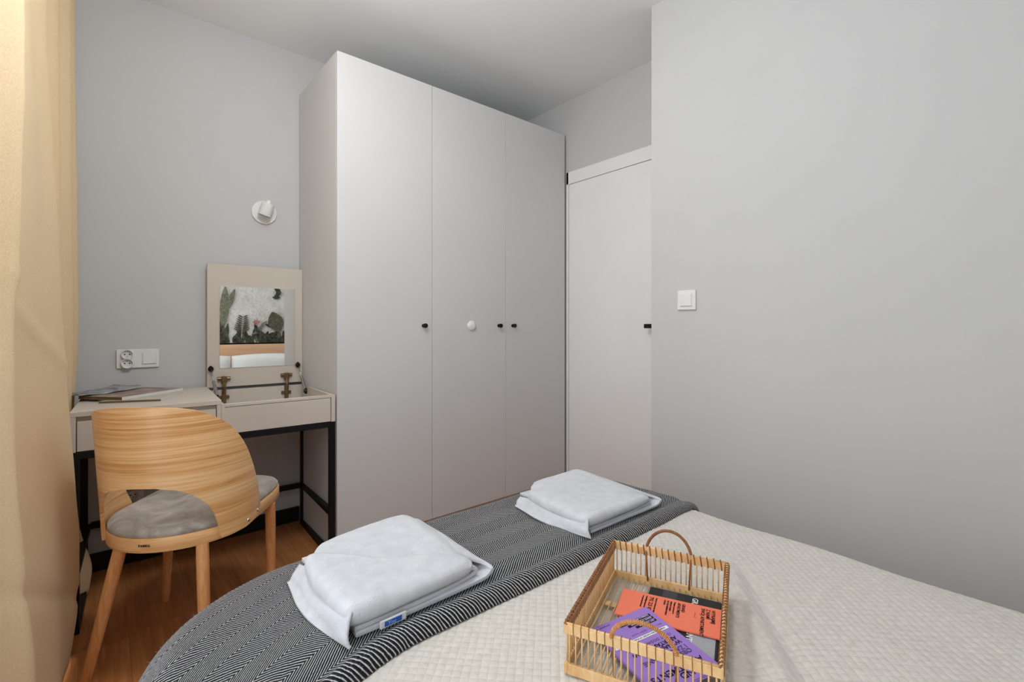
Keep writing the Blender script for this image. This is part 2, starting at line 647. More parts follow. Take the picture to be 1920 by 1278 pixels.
# window wall with two tall openings, the far one added behind the curtain to pass extra light
WZ0, WZ1 = 0.10, 2.45
WINS = ((-0.60, 1.28), (1.68, 2.62))
ww = B()
ww.box(XW - 0.1, XW, YB, WINS[0][0], 0, ZC)
ww.box(XW - 0.1, XW, WINS[0][1], WINS[1][0], 0, ZC)
ww.box(XW - 0.1, XW, WINS[1][1], YA, 0, ZC)
for a, b_ in WINS:
    ww.box(XW - 0.1, XW, a, b_, WZ1, ZC)
    ww.box(XW - 0.1, XW, a, b_, 0, WZ0)
struct(ww.build('wall_left', M['wall']))
for k_, (a, b_) in enumerate(WINS):
    wf = B()
    wf.box(XW - .08, XW - .02, a, a + .05, WZ0, WZ1)
    wf.box(XW - .08, XW - .02, b_ - .05, b_, WZ0, WZ1)
    wf.box(XW - .08, XW - .02, a + .05, b_ - .05, WZ0, WZ0 + .07)
    wf.box(XW - .08, XW - .02, a + .05, b_ - .05, WZ1 - .06, WZ1)
    win = struct(wf.build('window_%d' % (k_ + 1), M['door']))  # the second frames the added opening behind the curtain

# baseboards (black)
bb = box('baseboard_far', M['baseboard'], None, -0.40, 0.808, YA - 0.016, YA - 0.001, 0, 0.079, 0.002)
struct(bb)
struct(box('baseboard_right', M['baseboard'], None, XR - 0.015, XR - 0.001, YB + .02, YC, 0, 0.079, 0.002))

# mural on the back wall (seen in the little mirror)
mu = thing('wall_mural', 'botanical mural of sage leaves on mottled plaster, seen in the small mirror', 'mural', (0, YB + .002, 0))
box('plaster_ground', M['mural'], mu, XW + .02, XR - .004, 0, 0.003, 0.88, ZC - .02)
def leaf(cx, cz, L, W, ang, mat, lobes=0, name='leaf_print', yy=.0045):
    b = B()
    n = 18
    up = []
    for i in range(n + 1):
        s_ = i / n
        wd_ = W * sin(pi * s_) ** 0.8 * (1 + (0.28 * sin(s_ * pi * lobes * 2) if lobes else 0))
        up.append((s_ * L, wd_))
    pts = [(a, q) for a, q in up] + [(a, -q) for a, q in up[::-1][1:-1]]
    vs = []
    for a, q in pts:
        X_ = cx + a * cos(ang) - q * sin(ang)
        Z_ = cz + a * sin(ang) + q * cos(ang)
        vs.append((X_, yy, max(Z_, 0.885)))
    b.add(vs, [tuple(range(len(vs)))])
    m_ = b.build(name, mat, mu)
    return m_
r2 = random.Random(11)
kk = 0
def nl(*a, **q):
    global kk
    kk += 1
    return leaf(*a, yy=.0045 + kk * .00025, **q)
for i in range(46):
    X_ = -0.3 + i * 0.045
    nl(X_, 0.88, 0.13 + r2.random() * .12, 0.022, radians(60 + r2.random() * 60), M['leaf2'] if i % 3 else M['leaf3'])
for i in range(32):
    X_ = -0.3 + i * 0.066
    nl(X_, 0.86, 0.10 + r2.random() * .07, 0.042, radians(40 + r2.random() * 100), M['leaf2'])
nl(0.72, 1.06, 0.48, 0.046, radians(88), M['leaf1'], lobes=0)
nl(0.745, 1.24, 0.28, 0.028, radians(72), M['leaf1'], lobes=0)
nl(0.70, 1.06, 0.34, 0.04, radians(112), M['leaf1'], lobes=0)
nl(0.66, 1.0, 0.2, 0.05, radians(100), M['leaf2'])
for s_ in range(8):
    nl(0.90 + s_ * .002, 1.00 + s_ * .025, 0.10 - s_ * .006, 0.0085, radians(32), M['leaf3'])
    nl(0.90 + s_ * .002, 1.00 + s_ * .025, 0.10 - s_ * .006, 0.0085, radians(148), M['leaf3'])
for s_ in range(4):
    nl(1.0 + s_ * .03, 0.98 + s_ * .03, 0.10, 0.014, radians(20 + 8 * s_), M['leaf1'])
for s_ in range(6):
    nl(1.05, 1.12, 0.042, 0.010, radians(20 + 52 * s_), M['flower'], name='petal_print')
nl(1.02, 1.05, 0.26, 0.026, radians(-38), M['leaf2'])
nl(1.14, 1.10, 0.12, 0.02, radians(-22), M['leaf2'])
nl(1.30, 1.0, 0.26, 0.085, radians(108), M['leaf3'])
for s_ in range(6):
    nl(1.22 + .02 * s_, 1.42 + .012 * s_, 0.09, 0.02, radians(30 * s_), M['leaf2'])
box('base_line', M['black'], mu, XW + .02, XR - .004, 0, 0.010, 0.862, 0.882)

# ================================================================== DOOR
dr = thing('door_frame', 'white door casing beside the wardrobe', 'door')
del dr['category'], dr['label']
bpy.data.objects.remove(dr)
# casing as door_1 structure with leaf and lever
cs = B()
cs.box(XD - .012, XD + .05, DY0 - .045, DY0, 0, 2.1072, .001)
cs.box(XD - .012, XD + .05, DY1 - .006, DY1 + .012, 0, 2.1072, .001)
cs.box(XD - .012, XD + .05, DY0 - .045, DY1 + .012, 2.0262, 2.1072, .001)
door = struct(cs.build('door_1', M['door']), 'plain white flush door in a white frame')
box('door_leaf', M['door'], door, XD - .010, XD + .034, DY0 + .003, DY1 - .010, 0.008, 2.0232, .001)
lv = B()
lv.tube([(XD - .010, 1.455, 1.078), (XD - .060, 1.455, 1.078)], .010, 12)
lv.box(XD - .070, XD - .052, 1.446, 1.562, 1.066, 1.090, .003)
lv.lathe([(.024, 0), (.024, .006)], (XD - .010, 1.455, 1.078), (-1, 0, 0), 20)
lv.build('door_handle', M['black'], door, label='black lever handle')

# ================================================================== WARDROBE
WX0, WX1, WY, WT = 0.8107, 2.3417, 2.2124, 2.36
wr = thing('wardrobe', 'tall three-door greige wardrobe with small black knobs against the far wall', 'wardrobe', (0, 0, 0))
sd = B()
sd.box(WX0, WX0 + .018, WY + .020, YA - .004, 0, WT)
sd.build('side_panel', M['wardrobe'], wr)
sd = B()
sd.box(WX1 - .018, WX1, WY + .020, YA - .004, 0, WT)
sd.build('side_panel', M['wardrobe'], wr)
box('top_panel', M['wardrobe'], wr, WX0 + .018, WX1 - .018, WY + .020, YA - .004, WT - .018, WT - .001)
box('back_panel', M['wardrobe'], wr, WX0 + .018, WX1 - .018, YA - .012, YA - .004, 0.05, WT - .018)
box('plinth', M['desk'], wr, WX0 + .018, WX1 - .018, WY + .022, WY + .040, 0, 0.0480, 0)
box('shelf', M['wardrobe'], wr, WX0 + .018, WX1 - .018, WY + .045, YA - .012, 0.05, 0.07)
xs = [WX0, 1.3182, 1.8276, WX1]
kx = [1.2651, 1.7720, 1.8803]
for i in range(3):
    d_ = box('wardrobe_door', M['wardrobe'], wr, xs[i] + (.0012 if i else .0), xs[i + 1] - (.0012 if i < 2 else 0), WY, WY + .018, 0.0500, WT, .0012)
    kb = B()
    kb.lathe([(.010, 0), (.010, .004), (.0055, .006), (.0055, .014), (.0115, .018), (.0125, .022), (.0115, .027), (.006, .029)], (kx[i], WY, 1.0805), (0, -1, 0), 20)
    auto_smooth(kb.build('knob', M['black'], d_, label='small round black knob'), 35)
    if i == 1:
        pu = B()
        pu.lathe([(.0285, 0), (.0285, .004), (.026, .009), (.018, .013), (.008, .0152), (.001, .0155)], (1.574, WY, 1.0805), (0, -1, 0), 32)
        auto_smooth(pu.build('door_bumper', M['plastic'], d_, label='white domed round bumper'), 60)

# ================================================================== DRESSING TABLE
DR = -0.040
dk = thing('dressing_table', 'beige vanity desk with open lift-up lid on a black steel frame, beside the wardrobe', 'desk', (-0.103, 2.25, 0), DR)
W_, WL, D_, ZT, ZR, ZB = 0.907, 0.453, 0.535, 0.779, 0.760, 0.637
box('top_board', M['desk'], dk, 0, WL, 0, D_, ZT - .018, ZT, .0012)
box('side_panel', M['desk'], dk, 0, .016, 0.001, D_, ZB, ZT - .018, .0008)
box('side_panel', M['desk'], dk, WL - .016, WL - .0003, 0.001, D_, ZB, ZT - .018, .0008)
box('bottom_board', M['desk'], dk, .016, WL - .016, .02, D_ - .01, ZB, ZB + .014)
box('back_panel', M['desk'], dk, .016, WL - .016, D_ - .012, D_, ZB + .014, ZT - .018)
box('drawer_front', M['desk'], dk, .019, WL - .019, .003, .020, ZB + .002, ZT - .018 - .017, .0008)
box('inner_rail', M['desk'], dk, .016, WL - .016, .021, .036, ZB + .014, ZT - .018)
# right, opened compartment
box('side_panel', M['desk'], dk, WL + .0003, WL + .012, 0.001, D_, ZB, ZR, .0008)
box('side_panel', M['desk'], dk, W_ - .018, W_, 0.001, D_, ZB, ZR, .0008)
box('back_panel', M['desk'], dk, WL + .012, W_ - .018, D_ - .018, D_, ZB, ZR, .0006)
box('front_rail', M['desk'], dk, WL + .012, W_ - .018, 0.001, .026, ZR - .0115, ZR, .0008)
box('compartment_floor', M['desk'], dk, WL + .012, W_ - .018, .021, D_ - .018, ZB, ZB + .045, 0)
box('compartment_front', M['desk'], dk, WL + .012, W_ - .018, .020, .026, ZB + .045, ZR - .0115, 0)
box('drawer_front', M['desk'], dk, WL + .005, W_ - .021, .0015, .019, ZB + .002, ZR - .0135, .0008)
# lid, standing upright against the wall
LX0, LX1, LY = 0.4520, 0.8985, D_ - .020
lid = box('lid', M['desk'], dk, LX0, LX1, LY, LY + .018, 0.7745, 1.387, .0012, 'upright beige lid carrying a square mirror')
mir = box('mirror_glass', M['mirror'], lid, LX0 + .052, LX1 - .044, LY - .0035, LY - .0004, 0.868, 1.277, .0008)
def hinge(cx, par):
    b = B()
    b.tube([(cx - .028, LY - .008, .817), (cx + .028, LY - .008, .817)], .0095, 10)
    b.box(cx - .012, cx + .012, LY - .020, LY - .0005, .790, .829, .003)
    b.tube([(cx, LY - .016, .800), (cx, LY - .028, .790), (cx, LY - .030, .770), (cx, LY - .024, .745)], .0078, 8)
    b.box(cx - .009, cx + .009, D_ - .034, D_ - .0185, .690, .762, .002)
    b.box(cx - .024, cx + .024, D_ - .028, D_ - .0185, .716, .732, .002)
    return auto_smooth(b.build('hinge', M['bronze'], par, label='bronze cup hinge'), 40)
hinge(LX0 + .070, dk)
hinge(LX0 + .358, dk)
def strut(xl, sx, par):
    top = Vector((xl, LY - .012, .868))
    bot = Vector((xl + sx, LY - .155, .742))
    mid = top.lerp(bot, .45)
    b = B()
    b.tube([top, mid], .0036, 8)
    r = b.build('gas_strut', M['steel'], par, True, 'silver gas lift strut')
    b = B()
    b.tube([mid, bot], .0078, 10)
    auto_smooth(b.build('cylinder', M['steel'], r))
    for q, nm in ((top, 0), (bot, 1)):
        b = B()
        b.lathe([(.006, -.006), (.012, -.004), (.0125, .004), (.008, .010)], q, (0.2, -1, 0) if nm == 0 else (-1, 0, 0), 14)
        b.box(q.x - .006, q.x + .006, q.y - .006, q.y + (.0115 if nm == 0 else .006), q.z - .015, q.z + .015, .003)
        auto_smooth(b.build('bracket', M['darkmetal'], r))
strut(LX0 + .014, .012, dk)
strut(LX1 - .032, .004, dk)
# steel frame
fz = ZB - .001
def bar(nm, x0, x1, y0, y1, z0, z1):
    return box(nm, M['black'], dk, x0, x1, y0, y1, z0, z1, .001)
q = .025
for (a, b_) in ((0.0, 0.003), (W_ - q, 0.003), (0.0, D_ - q - .012), (W_ - q, D_ - q - .012)):
    sh_ = -.010 if (a == 0.0 and b_ > .1) else 0
    bar('leg', a + sh_, a + q + sh_, b_, b_ + q, 0, fz - q)
bar('top_rail', 0, W_, .003, .003 + q, fz - q, fz)
bar('top_rail', 0, W_, D_ - q - .012, D_ - .012, fz - q, fz)
for a in (0.0, W_ - q):
    bar('top_rail', a, a + q, .003 + q, D_ - q - .012, fz - q, fz)
    bar('side_rail', a, a + q, .003 + q, D_ - q - .012, .200, .225)
    bar('floor_rail', a, a + q, .003 + q, D_ - q - .012, 0, .025)
bar('back_rail', q, W_ - q, D_ - q - .012, D_ - .012, .200, .225)

# keep the desk clear of the wardrobe side
mw = Matrix.Translation(dk.location) @ Matrix.Rotation(DR, 4, 'Z')
mi = mw.inverted()
for o in dk.children_recursive:
    for v_ in o.data.vertices:
        g = mw @ v_.co
        if g.x > .8092:
            g.x = .8092
            v_.co = mi @ g
        if g.y > YA - .001:
            g.y = YA - .001
            v_.co = mi @ g

# ================================================================== MAGAZINES
def rectpath(o, u, v, a, b):
    o, u, v = Vector(o), Vector(u).normalized(), Vector(v).normalized()
    return [tuple(o), tuple(o + u * a), tuple(o + u * a + v * b), tuple(o + v * b)]
def magazine(name, label, p0, ang, L, Wd, z0, th, cov, side, group, curl=0.0, flip=1):
    m = thing(name, label, 'magazine', (p0[0], p0[1], z0), ang, group)
    b = B()
    b.box(0.002, L - .002, 0.001 if flip > 0 else -Wd + .002, Wd - .002 if flip > 0 else -.001, 0.0008, th - .0008)
    b.build('pages', side, m)
    n, k_ = 18, 12
    for zz, nm in ((th, 'cover'), (0, 'back_cover')):
        vs, fs = [], []
        for i in range(n + 1):
            for j in range(k_ + 1):
                a, c_ = L * i / n, Wd * j / k_ * flip
                z = zz
                if nm == 'cover' and curl:
                    s_ = max(0, (i / n) - .55) / .45 * max(0, j / k_ - .35) / .65
                    z += curl * s_ * s_
                vs.append((a, c_, z))
                
        for i in range(n):
            for j in range(k_):
                a = i * (k_ + 1) + j
                f = (a, a + k_ + 1, a + k_ + 2, a + 1)
                fs.append(f if flip > 0 else f[::-1])
        o = mesh(nm, vs, fs, cov, m, smooth=True)
        sm = o.modifiers.new('s', 'SOLIDIFY')
        sm.thickness = .0006
        sm.offset = -1 if nm == 'cover' else 1
    sp_ = B()
    sp_.box(0, L, (-.0012 if flip > 0 else 0.0001), (-.0001 if flip > 0 else .0012), 0, th, 0)
    sp_.build('spine', M['spine'], m)
    return m
magazine('magazine', 'lower magazine with white spine lying on the beige desktop', (0.159, 2.352), atan2(.925, .38), .272, .205, ZT + .0003, .0085, M['coverpale'], M['paperdark'], 'magazines on the desktop')
magazine('magazine', 'brown glossy magazine on top of another at the left end of the desk', (0.040, 2.4075), atan2(.65, .76), .282, .205, ZT + .0094, .0115, M['cover'], M['paperdark'], 'magazines on the desktop', .0)
# a silver flyer whose corner curls up, tucked on the magazine
fv, ff = [], []
n, k_ = 20, 14
for i in range(n + 1):
    for j in range(k_ + 1):
        a, c_ = .25 * i / n, .150 * j / k_
        s_ = max(0, i / n - .5) / .5
        z = .0 + .013 * s_ * s_ + .0018 * sin(i * .7 + j * .4) * min(1, i / 4) + .002
        s2 = max(0, .25 - i / n) / .25
        z += .004 * s2 * s2 * (1 + sin(j * .9))
        fv.append((a, c_, z))
for i in range(n):
    for j in range(k_):
        a = i * (k_ + 1) + j
        ff.append((a, a + k_ + 1, a + k_ + 2, a + 1))
fly = mesh('flyer', fv, ff, M['cover2'], None, smooth=True)
fly.location = (-0.082, 2.515, ZT + .0225)
fly.rotation_euler = (0, 0, radians(38))
fly['label'] = 'crinkled silver-grey brochure with a curling corner on the brown magazine'
fly['category'] = 'brochure'
sm = fly.modifiers.new('s', 'SOLIDIFY')
sm.thickness = .0006

# ================================================================== WALL SOCKETS, SWITCH, SPOTLIGHT
def sock_plate(name, label, X0, X1, z0, z1, has_switch=True):
    t_ = thing(name, label, 'socket', ((X0 + X1) / 2, YA, (z0 + z1) / 2))
    w2, h2 = (X1 - X0) / 2, (z1 - z0) / 2
    box('frame', M['plastic'], t_, -w2, w2, -.010, -.0005, -h2, h2, .002)
    cx = -w2 + .040 if has_switch else 0
    box('insert', M['plastic'], t_, cx - .027, cx + .027, -.0118, -.010, -.028, .028, .0008)
    for s_ in (1, -1):
        b = B()
        cz = .0205 * s_
        b.lathe([(.0225, 0), (.0225, .014), (.0215, .0155), (.019, .0155), (.0185, .004), (.001, .004)], (cx - .002, -.010, cz), (0, -1, 0), 26, False)
        c_ = auto_smooth(b.build('outlet', M['plastic'], t_, label='round outlet cup'), 35)
        b = B()
        for dx in (-.0085, .0085):
            b.lathe([(.0028, 0), (.0028, .0008)], (cx - .002 + dx, -.0142, cz), (0, -1, 0), 10)
        b.lathe([(.0016, 0), (.0016, .006)], (cx - .002, -.0142, cz - .010 * s_), (0, -1, 0), 8)
        b.build('pin_hole', M['hole'], c_)
    if has_switch:
        cx = w2 - .036
        box('rocker_surround', M['plastic'], t_, cx - .0285, cx + .0285, -.0112, -.010, -.0285, .0285, .0006)
        b = B()
        b.box(cx - .025, cx + .025, -.0160, -.0112, -.025, .025, .0012)
        r_ = b.build('rocker', M['plastic'], t_)
    return t_
sock_plate('socket_and_switch', 'white double outlet with a light switch in one frame above the desk', .027, .182, .8865, .972)
sock_plate('wall_socket', 'white wall socket low under the dressing table, glimpsed through the chair back', .050, .125, .250, .325, False)

sw = thing('light_switch', 'square white rocker light switch on the right-hand grey wall', 'switch', (XR, 1.1115, 1.1940))
box('frame', M['plastic'], sw, -.010, -.0005, -.0435, .0435, -.0435, .0435, .002)
box('insert', M['plastic'], sw, -.0115, -.010, -.030, .030, -.030, .030, .0006)
b = B()
b.box(-.0165, -.0115, -.0265, .0265, -.0265, .0265, .001)
b.build('rocker', M['plastic'], sw)

sp_ = thing('wall_spotlight', 'small white adjustable spotlight on a round plate on the far wall', 'lamp', (.633, YA, 1.682))
b = B()
b.lathe([(.0615, 0), (.0615, .008), (.060, .0105), (.001, .0105)], (0, -.0005, 0), (0, -1, 0), 40, False)
auto_smooth(b.build('wall_plate', M['plastic'], sp_), 35)
ax = Vector((-.26, .14, -.95)).normalized()
hc = Vector((-.002, -.056, .004))
b = B()
b.tube([(.0, -.010, .012), hc], .007, 12)
b.build('arm', M['plastic'], sp_, True)
b = B()
b.lathe([(.001, -.034), (.030, -.034), (.0315, -.032), (.0315, .030), (.0305, .032), (.0285, .032), (.0285, .006), (.001, .004)], hc + ax * 0, ax, 28, False)
hd = auto_smooth(b.build('lamp_head', M['plastic'], sp_), 35)
b = B()
b.lathe([(.001, -.050), (.013, -.050), (.0135, -.048), (.0135, -.034)], hc, ax, 20, False)
auto_smooth(b.build('end_cap', M['plastic'], hd), 35)
b = B()
b.lathe([(.022, .0062), (.022, .008)], hc, ax, 20)
b.build('lens', M['hole'], hd)

# unseen pendant globe added as fill for the far wall and ceiling
lp = thing('fill_globe', 'added white globe fill light hung out of the frame', 'lamp', (.42, 1.20, 2.22))
b = B()
b.lathe([(.0016, .10), (.0016, ZC - 2.22)], (0, 0, 0), (0, 0, 1), 8)
b.build('cord', M['plastic'], lp)
b = B()
b.lathe([(.045, ZC - 2.222 - .03), (.045, ZC - 2.222)], (0, 0, 0), (0, 0, 1), 24)
b.build('ceiling_rose', M['plastic'], lp)
t = NT('fill_globe_emitter', 0.4, (255, 250, 242), 0.3)
t.b.inputs['Emission Color'].default_value = (0.95, 0.98, 1.0, 1)
t.b.inputs['Emission Strength'].default_value = FILL_POWER / (4 * pi * .14 ** 2 * pi) * 1.0
b = B()
b.lathe([(.14 * sin(pi * i / 20), -.14 * cos(pi * i / 20)) for i in range(1, 20)], (0, 0, 0), (0, 0, 1), 32)
b.build('globe', t.m, lp, True, 'glowing globe of the added fill light')

# ================================================================== CURTAIN
# plan path of the cloth; each control: (height, X, Y) table
# rows: X and Y as tables over z, listed from the room side to the desk-wall corner
CT = [
    ([(0, -.37), (2.55, -.36)], [(0, 1.30), (2.55, 1.34)]),
    ([(0, -.35), (2.55, -.35)], [(0, 1.47), (2.55, 1.46)]),
    ([(0, -.265), (1.1, -.275), (2.55, -.27)], [(0, 1.50), (2.55, 1.49)]),
    ([(0, -.165), (.25, -.172), (.6, -.195), (1.1, -.208), (2.55, -.188)], [(0, 1.570), (2.55, 1.568)]),
    ([(0, -.128), (.23, -.1339), (.41, -.147), (.57, -.156), (.74, -.1645), (1.09, -.169), (1.28, -.1595), (1.54, -.156), (1.85, -.1517), (2.55, -.148)], [(0, 1.60), (2.55, 1.60)]),   # front ridge
    ([(0, -.160), (.3, -.162), (.6, -.186), (1.1, -.200), (1.85, -.182), (2.55, -.180)], [(0, 1.665), (2.55, 1.665)]),
    ([(0, -.118), (.3, -.124), (.6, -.150), (1.1, -.164), (2.1, -.164), (2.55, -.165)], [(0, 1.84), (2.55, 1.83)]),
    ([(0, -.100), (.3, -.098), (1.1, -.140), (2.1, -.170), (2.55, -.174)], [(0, 1.98), (2.55, 1.96)]),
    ([(0, -.098), (.05, -.0902), (.16, -.079), (.25, -.0761), (.42, -.0786), (.61, -.0876), (.79, -.0978), (1.03, -.1091), (1.40, -.1241), (1.75, -.1368), (2.11, -.152), (2.55, -.155)], [(0, 2.105), (2.55, 2.10)]),  # second ridge
    ([(0, -.165), (1.1, -.175), (2.55, -.19)], [(0, 2.16), (2.55, 2.15)]),
    ([(0, -.25), (1.1, -.25), (2.55, -.25)], [(0, 2.24), (2.55, 2.24)]),
    ([(0, -.145), (1.08, -.134), (2.55, -.141)], [(0, 2.40), (2.55, 2.39)]),
    ([(0, -.20), (1.08, -.21), (2.55, -.21)], [(0, 2.46), (2.55, 2.46)]),
    ([(0, -.060), (.12, -.052), (.26, -.085), (.5, -.112), (1.08, -.1075), (2.55, -.116)], [(0, 2.55), (2.55, 2.55)]),
    ([(0, -.17), (1.08, -.18), (2.55, -.18)], [(0, 2.62), (2.55, 2.62)]),
    ([(0, -.125), (.6, -.118), (1.08, -.0975), (2.55, -.107)], [(0, 2.705), (2.55, 2.70)]),
    ([(0, -.16), (2.55, -.16)], [(0, 2.755), (2.55, 2.755)]),
    ([(0, -.26), (2.55, -.26)], [(0, 2.77), (2.55, 2.77)]),
]
NZ, SEG = 110, 14
vs, uv = [], []
NC = len(CT)
rows = []
for iz in range(NZ + 1):
    z = 0.012 + (2.545 - 0.012) * iz / NZ
    P = [(smoothi(cx, z), smoothi(cy, z)) for cx, cy in CT]
    row = []
    for i in range(NC - 1):
        p0, p1, p2, p3 = P[max(i - 1, 0)], P[i], P[i + 1], P[min(i + 2, NC - 1)]
        for j in range(SEG + (1 if i == NC - 2 else 0)):
            tt = j / SEG
            xy = []
            for a in (0, 1):
                m0 = (p2[a] - p0[a]) * .42
                m1 = (p3[a] - p1[a]) * .42
                xy.append((2 * tt ** 3 - 3 * tt ** 2 + 1) * p1[a] + (tt ** 3 - 2 * tt ** 2 + tt) * m0 + (-2 * tt ** 3 + 3 * tt ** 2) * p2[a] + (tt ** 3 - tt ** 2) * m1)
            row.append(xy)
    rows.append(row)
    for q_, (x_, y_) in enumerate(row):
        wr_ = mn.noise(Vector((x_ * 5, y_ * 6, z * 2.2))) * .007 + mn.noise(Vector((x_ * 14, y_ * 12, z * 9 + y_ * 8))) * .0022
        # diagonal crease lines in the big fold, stronger near the hem
        cr = 0.006 * math.exp(-((z - (1.15 - 0.5 * (y_ - 1.7))) / .018) ** 2) - 0.008 * math.exp(-((z - (.20 + 0.5 * (2.1 - y_))) / .02) ** 2)
        if y_ > 2.14 or y_ < 1.5:
            cr = 0
            wr_ *= .4
        vs.append((x_ + wr_ + cr, y_, z))
        uv.append((q_ * .01, z))
NR = len(rows[0])
fs = []
for iz in range(NZ):
    for i in range(NR - 1):
        a = iz * NR + i
        fs.append((a, a + 1, a + NR + 1, a + NR))
cur = mesh('curtain', vs, fs, M['curtain'], None, uv, True)
cur['label'] = 'floor-length beige velvet curtain hanging in deep folds at the left'
cur['category'] = 'curtain'
sm = cur.modifiers.new('s', 'SOLIDIFY')
sm.thickness = .003
sm.offset = 0
cr_ = B()
cr_.tube([(-.26, YB + .1, 2.560), (-.26, YA - .01, 2.560)], .012, 12)
rail = cr_.build('curtain_rail', M['plastic'], None, True)
rail['label'] = 'white curtain rail at ceiling level above the window'
rail['category'] = 'rail'

# ================================================================== BED
BX0, BX1, BY0, BY1, BZ = 0.030, 1.535, -0.72, 1.315, 0.465
bed = thing('bed', 'double bed with wooden headboard standing beside the right-hand wall', 'bed', (0, 0, 0))
def rrect(x0, x1, y0, y1, r, n=10):
    o = []
    for cx, cy, a0 in ((x1 - r, y0 + r, -90), (x1 - r, y1 - r, 0), (x0 + r, y1 - r, 90), (x0 + r, y0 + r, 180)):
        for i in range(n + 1):
            a = radians(a0 + 90 * i / n)
            o.append((cx + r * cos(a), cy + r * sin(a)))
    return o
b = B()
b.prism(rrect(BX0 + .035, BX1 - .035, BY0 + .02, BY1 - .035, .13), .22, BZ - .035, .03)
b.build('mattress', M['linen'], bed)
b = B()
b.prism(rrect(BX0 + .045, BX1 - .045, BY0 + .02, BY1 - .045, .12), .03, .22, .006)
b.build('bed_base', M['quilt'], bed)
box('headboard', M['headwood'], bed, BX0 - .30, BX1 + .30, YB + .022, YB + .075, .0, .864, .004, 'pale wooden headboard band')
for i in range(4):
    b = B()
    b.tube([(BX0 + .15 if i % 2 else BX1 - .15, BY0 + .15 if i < 2 else BY1 - .2, 0), (BX0 + .15 if i % 2 else BX1 - .15, BY0 + .15 if i < 2 else BY1 - .2, .03)], .02, 10)
    b.build('leg', M['black'], bed)

IR = 0.055      # edge rounding radius
CR = 0.16       # corner radius of the inset outline
def drape(s_, t_, off, ztop, hem=None, rip=0.0):
    """cloth point: flat coordinates (s_, t_) laid over the bed; off = height over the bed surface"""
    x0, x1, y0, y1 = BX0 + IR, BX1 - IR, -9, BY1 - IR
    # distance outside the rounded rectangle (only foot end is rounded)
    CR = .30 if s_ < .75 else .14     # the cloth rounds the window-side corner more softly
    cx = min(max(s_, x0 + CR), x1 - CR)
    cy = min(t_, y1 - CR)
    dx, dy = s_ - cx, t_ - cy
    dist = sqrt(dx * dx + dy * dy)
    inside = dist <= CR
    if inside or dist < 1e-9:
        return Vector((s_, t_, ztop + off)), Vector((0, 0, 1)), 0.0
    nx, ny = dx / dist, dy / dist
    e = dist - CR
    r = IR + off
    bx, by = cx + nx * CR, cy + ny * CR
    if e < r * pi / 2:
        th = e / r
        return Vector((bx + nx * r * sin(th), by + ny * r * sin(th), ztop - IR + r * cos(th))), Vector((nx * sin(th), ny * sin(th), cos(th))), e
    h_ = e - r * pi / 2
    ang = atan2(ny, nx)
    rr = r + rip * min(1, h_ / .15) * (0.5 + 0.5 * sin(ang * 22 + 2 * s_ * 9)) + .02 * min(1, h_ / .3)
    return Vector((bx + nx * rr, by + ny * rr, max(0.02, ztop - IR - h_))), Vector((nx, ny, 0)), e

# --- bedspread
def smst(a, b, x):
    t_ = max(0, min(1, (x - a) / (b - a)))
    return t_ * t_ * (3 - 2 * t_)
def bump_field(x, y):
    z = .0035 * mn.noise(Vector((x * 4.2, y * 4.2, 3)))
    # a soft crease running from beside the tray to the near side
    ax_, ay_, bx_, by_ = 1.20, .535, .86, .26
    L2 = (bx_ - ax_) ** 2 + (by_ - ay_) ** 2
    tt = ((x - ax_) * (bx_ - ax_) + (y - ay_) * (by_ - ay_)) / L2
    dd = ((x - ax_) * (by_ - ay_) - (y - ay_) * (bx_ - ax_)) / sqrt(L2)
    k = smst(-.25, .15, tt) * (1 - smst(1.2, 1.8, tt))
    z += k * (.010 * math.exp(-((dd - .030) / .030) ** 2) - .006 * math.exp(-((dd + .008) / .018) ** 2))
    # soft dents toward the wall side
    z += .006 * mn.noise(Vector((x * 7 + 1.3 * y, y * 3.0, 8))) * smst(1.0, 1.3, x)
    return z
QP = .0158
def quilt_h(x, y):
    a = (x + y) * .70711 / QP
    b_ = (x - y) * .70711 / QP
    fa, fb = abs(sin(pi * a)), abs(sin(pi * b_))
    return .0022 * (fa ** .45) * (fb ** .45)
def grid_cloth(name, ss, ts, fn, mat, uvf=None):
    vs, uv = [], []
    for t_ in ts:
        for s_ in ss:
            p = fn(s_, t_)
            vs.append(p)
            uv.append(uvf(s_, t_) if uvf else (s_, t_))
    n = len(ss)
    fs = [(j * n + i, j * n + i + 1, (j + 1) * n + i + 1, (j + 1) * n + i) for j in range(len(ts) - 1) for i in range(n - 1)]
    return mesh(name, vs, fs, mat, None, uv, True)
def frange(a, b_, st):
    n = max(1, int(round((b_ - a) / st)))
    return [a + (b_ - a) * i / n for i in range(n + 1)]
def spread(s_, t_):
    p, n_, e = drape(s_, t_, 0.0, BZ, rip=.012)
    fine = (-0.05 < t_ < .92)
    k = 1 - smst(.05, .16, e)
    h_ = bump_field(s_, t_) * k
    if fine:
        h_ += quilt_h(s_, t_)
    return p + n_ * h_
ss = frange(BX0 - .36, BX0, .03)[:-1] + frange(BX0, BX1 + .06, .0036) + frange(BX1 + .06, BX1 + .40, .03)[1:]
ts = frange(BY0 + .02, -0.05, .03)[:-1] + frange(-0.05, .90, .0036) + frange(.90, BY1 + .38, .015)[1:]
bs = grid_cloth('bedspread', ss, ts, spread, M['quilt'])
bs['label'] = 'cream quilted bedspread with small stitched squares covering the bed'
bs['category'] = 'bedspread'

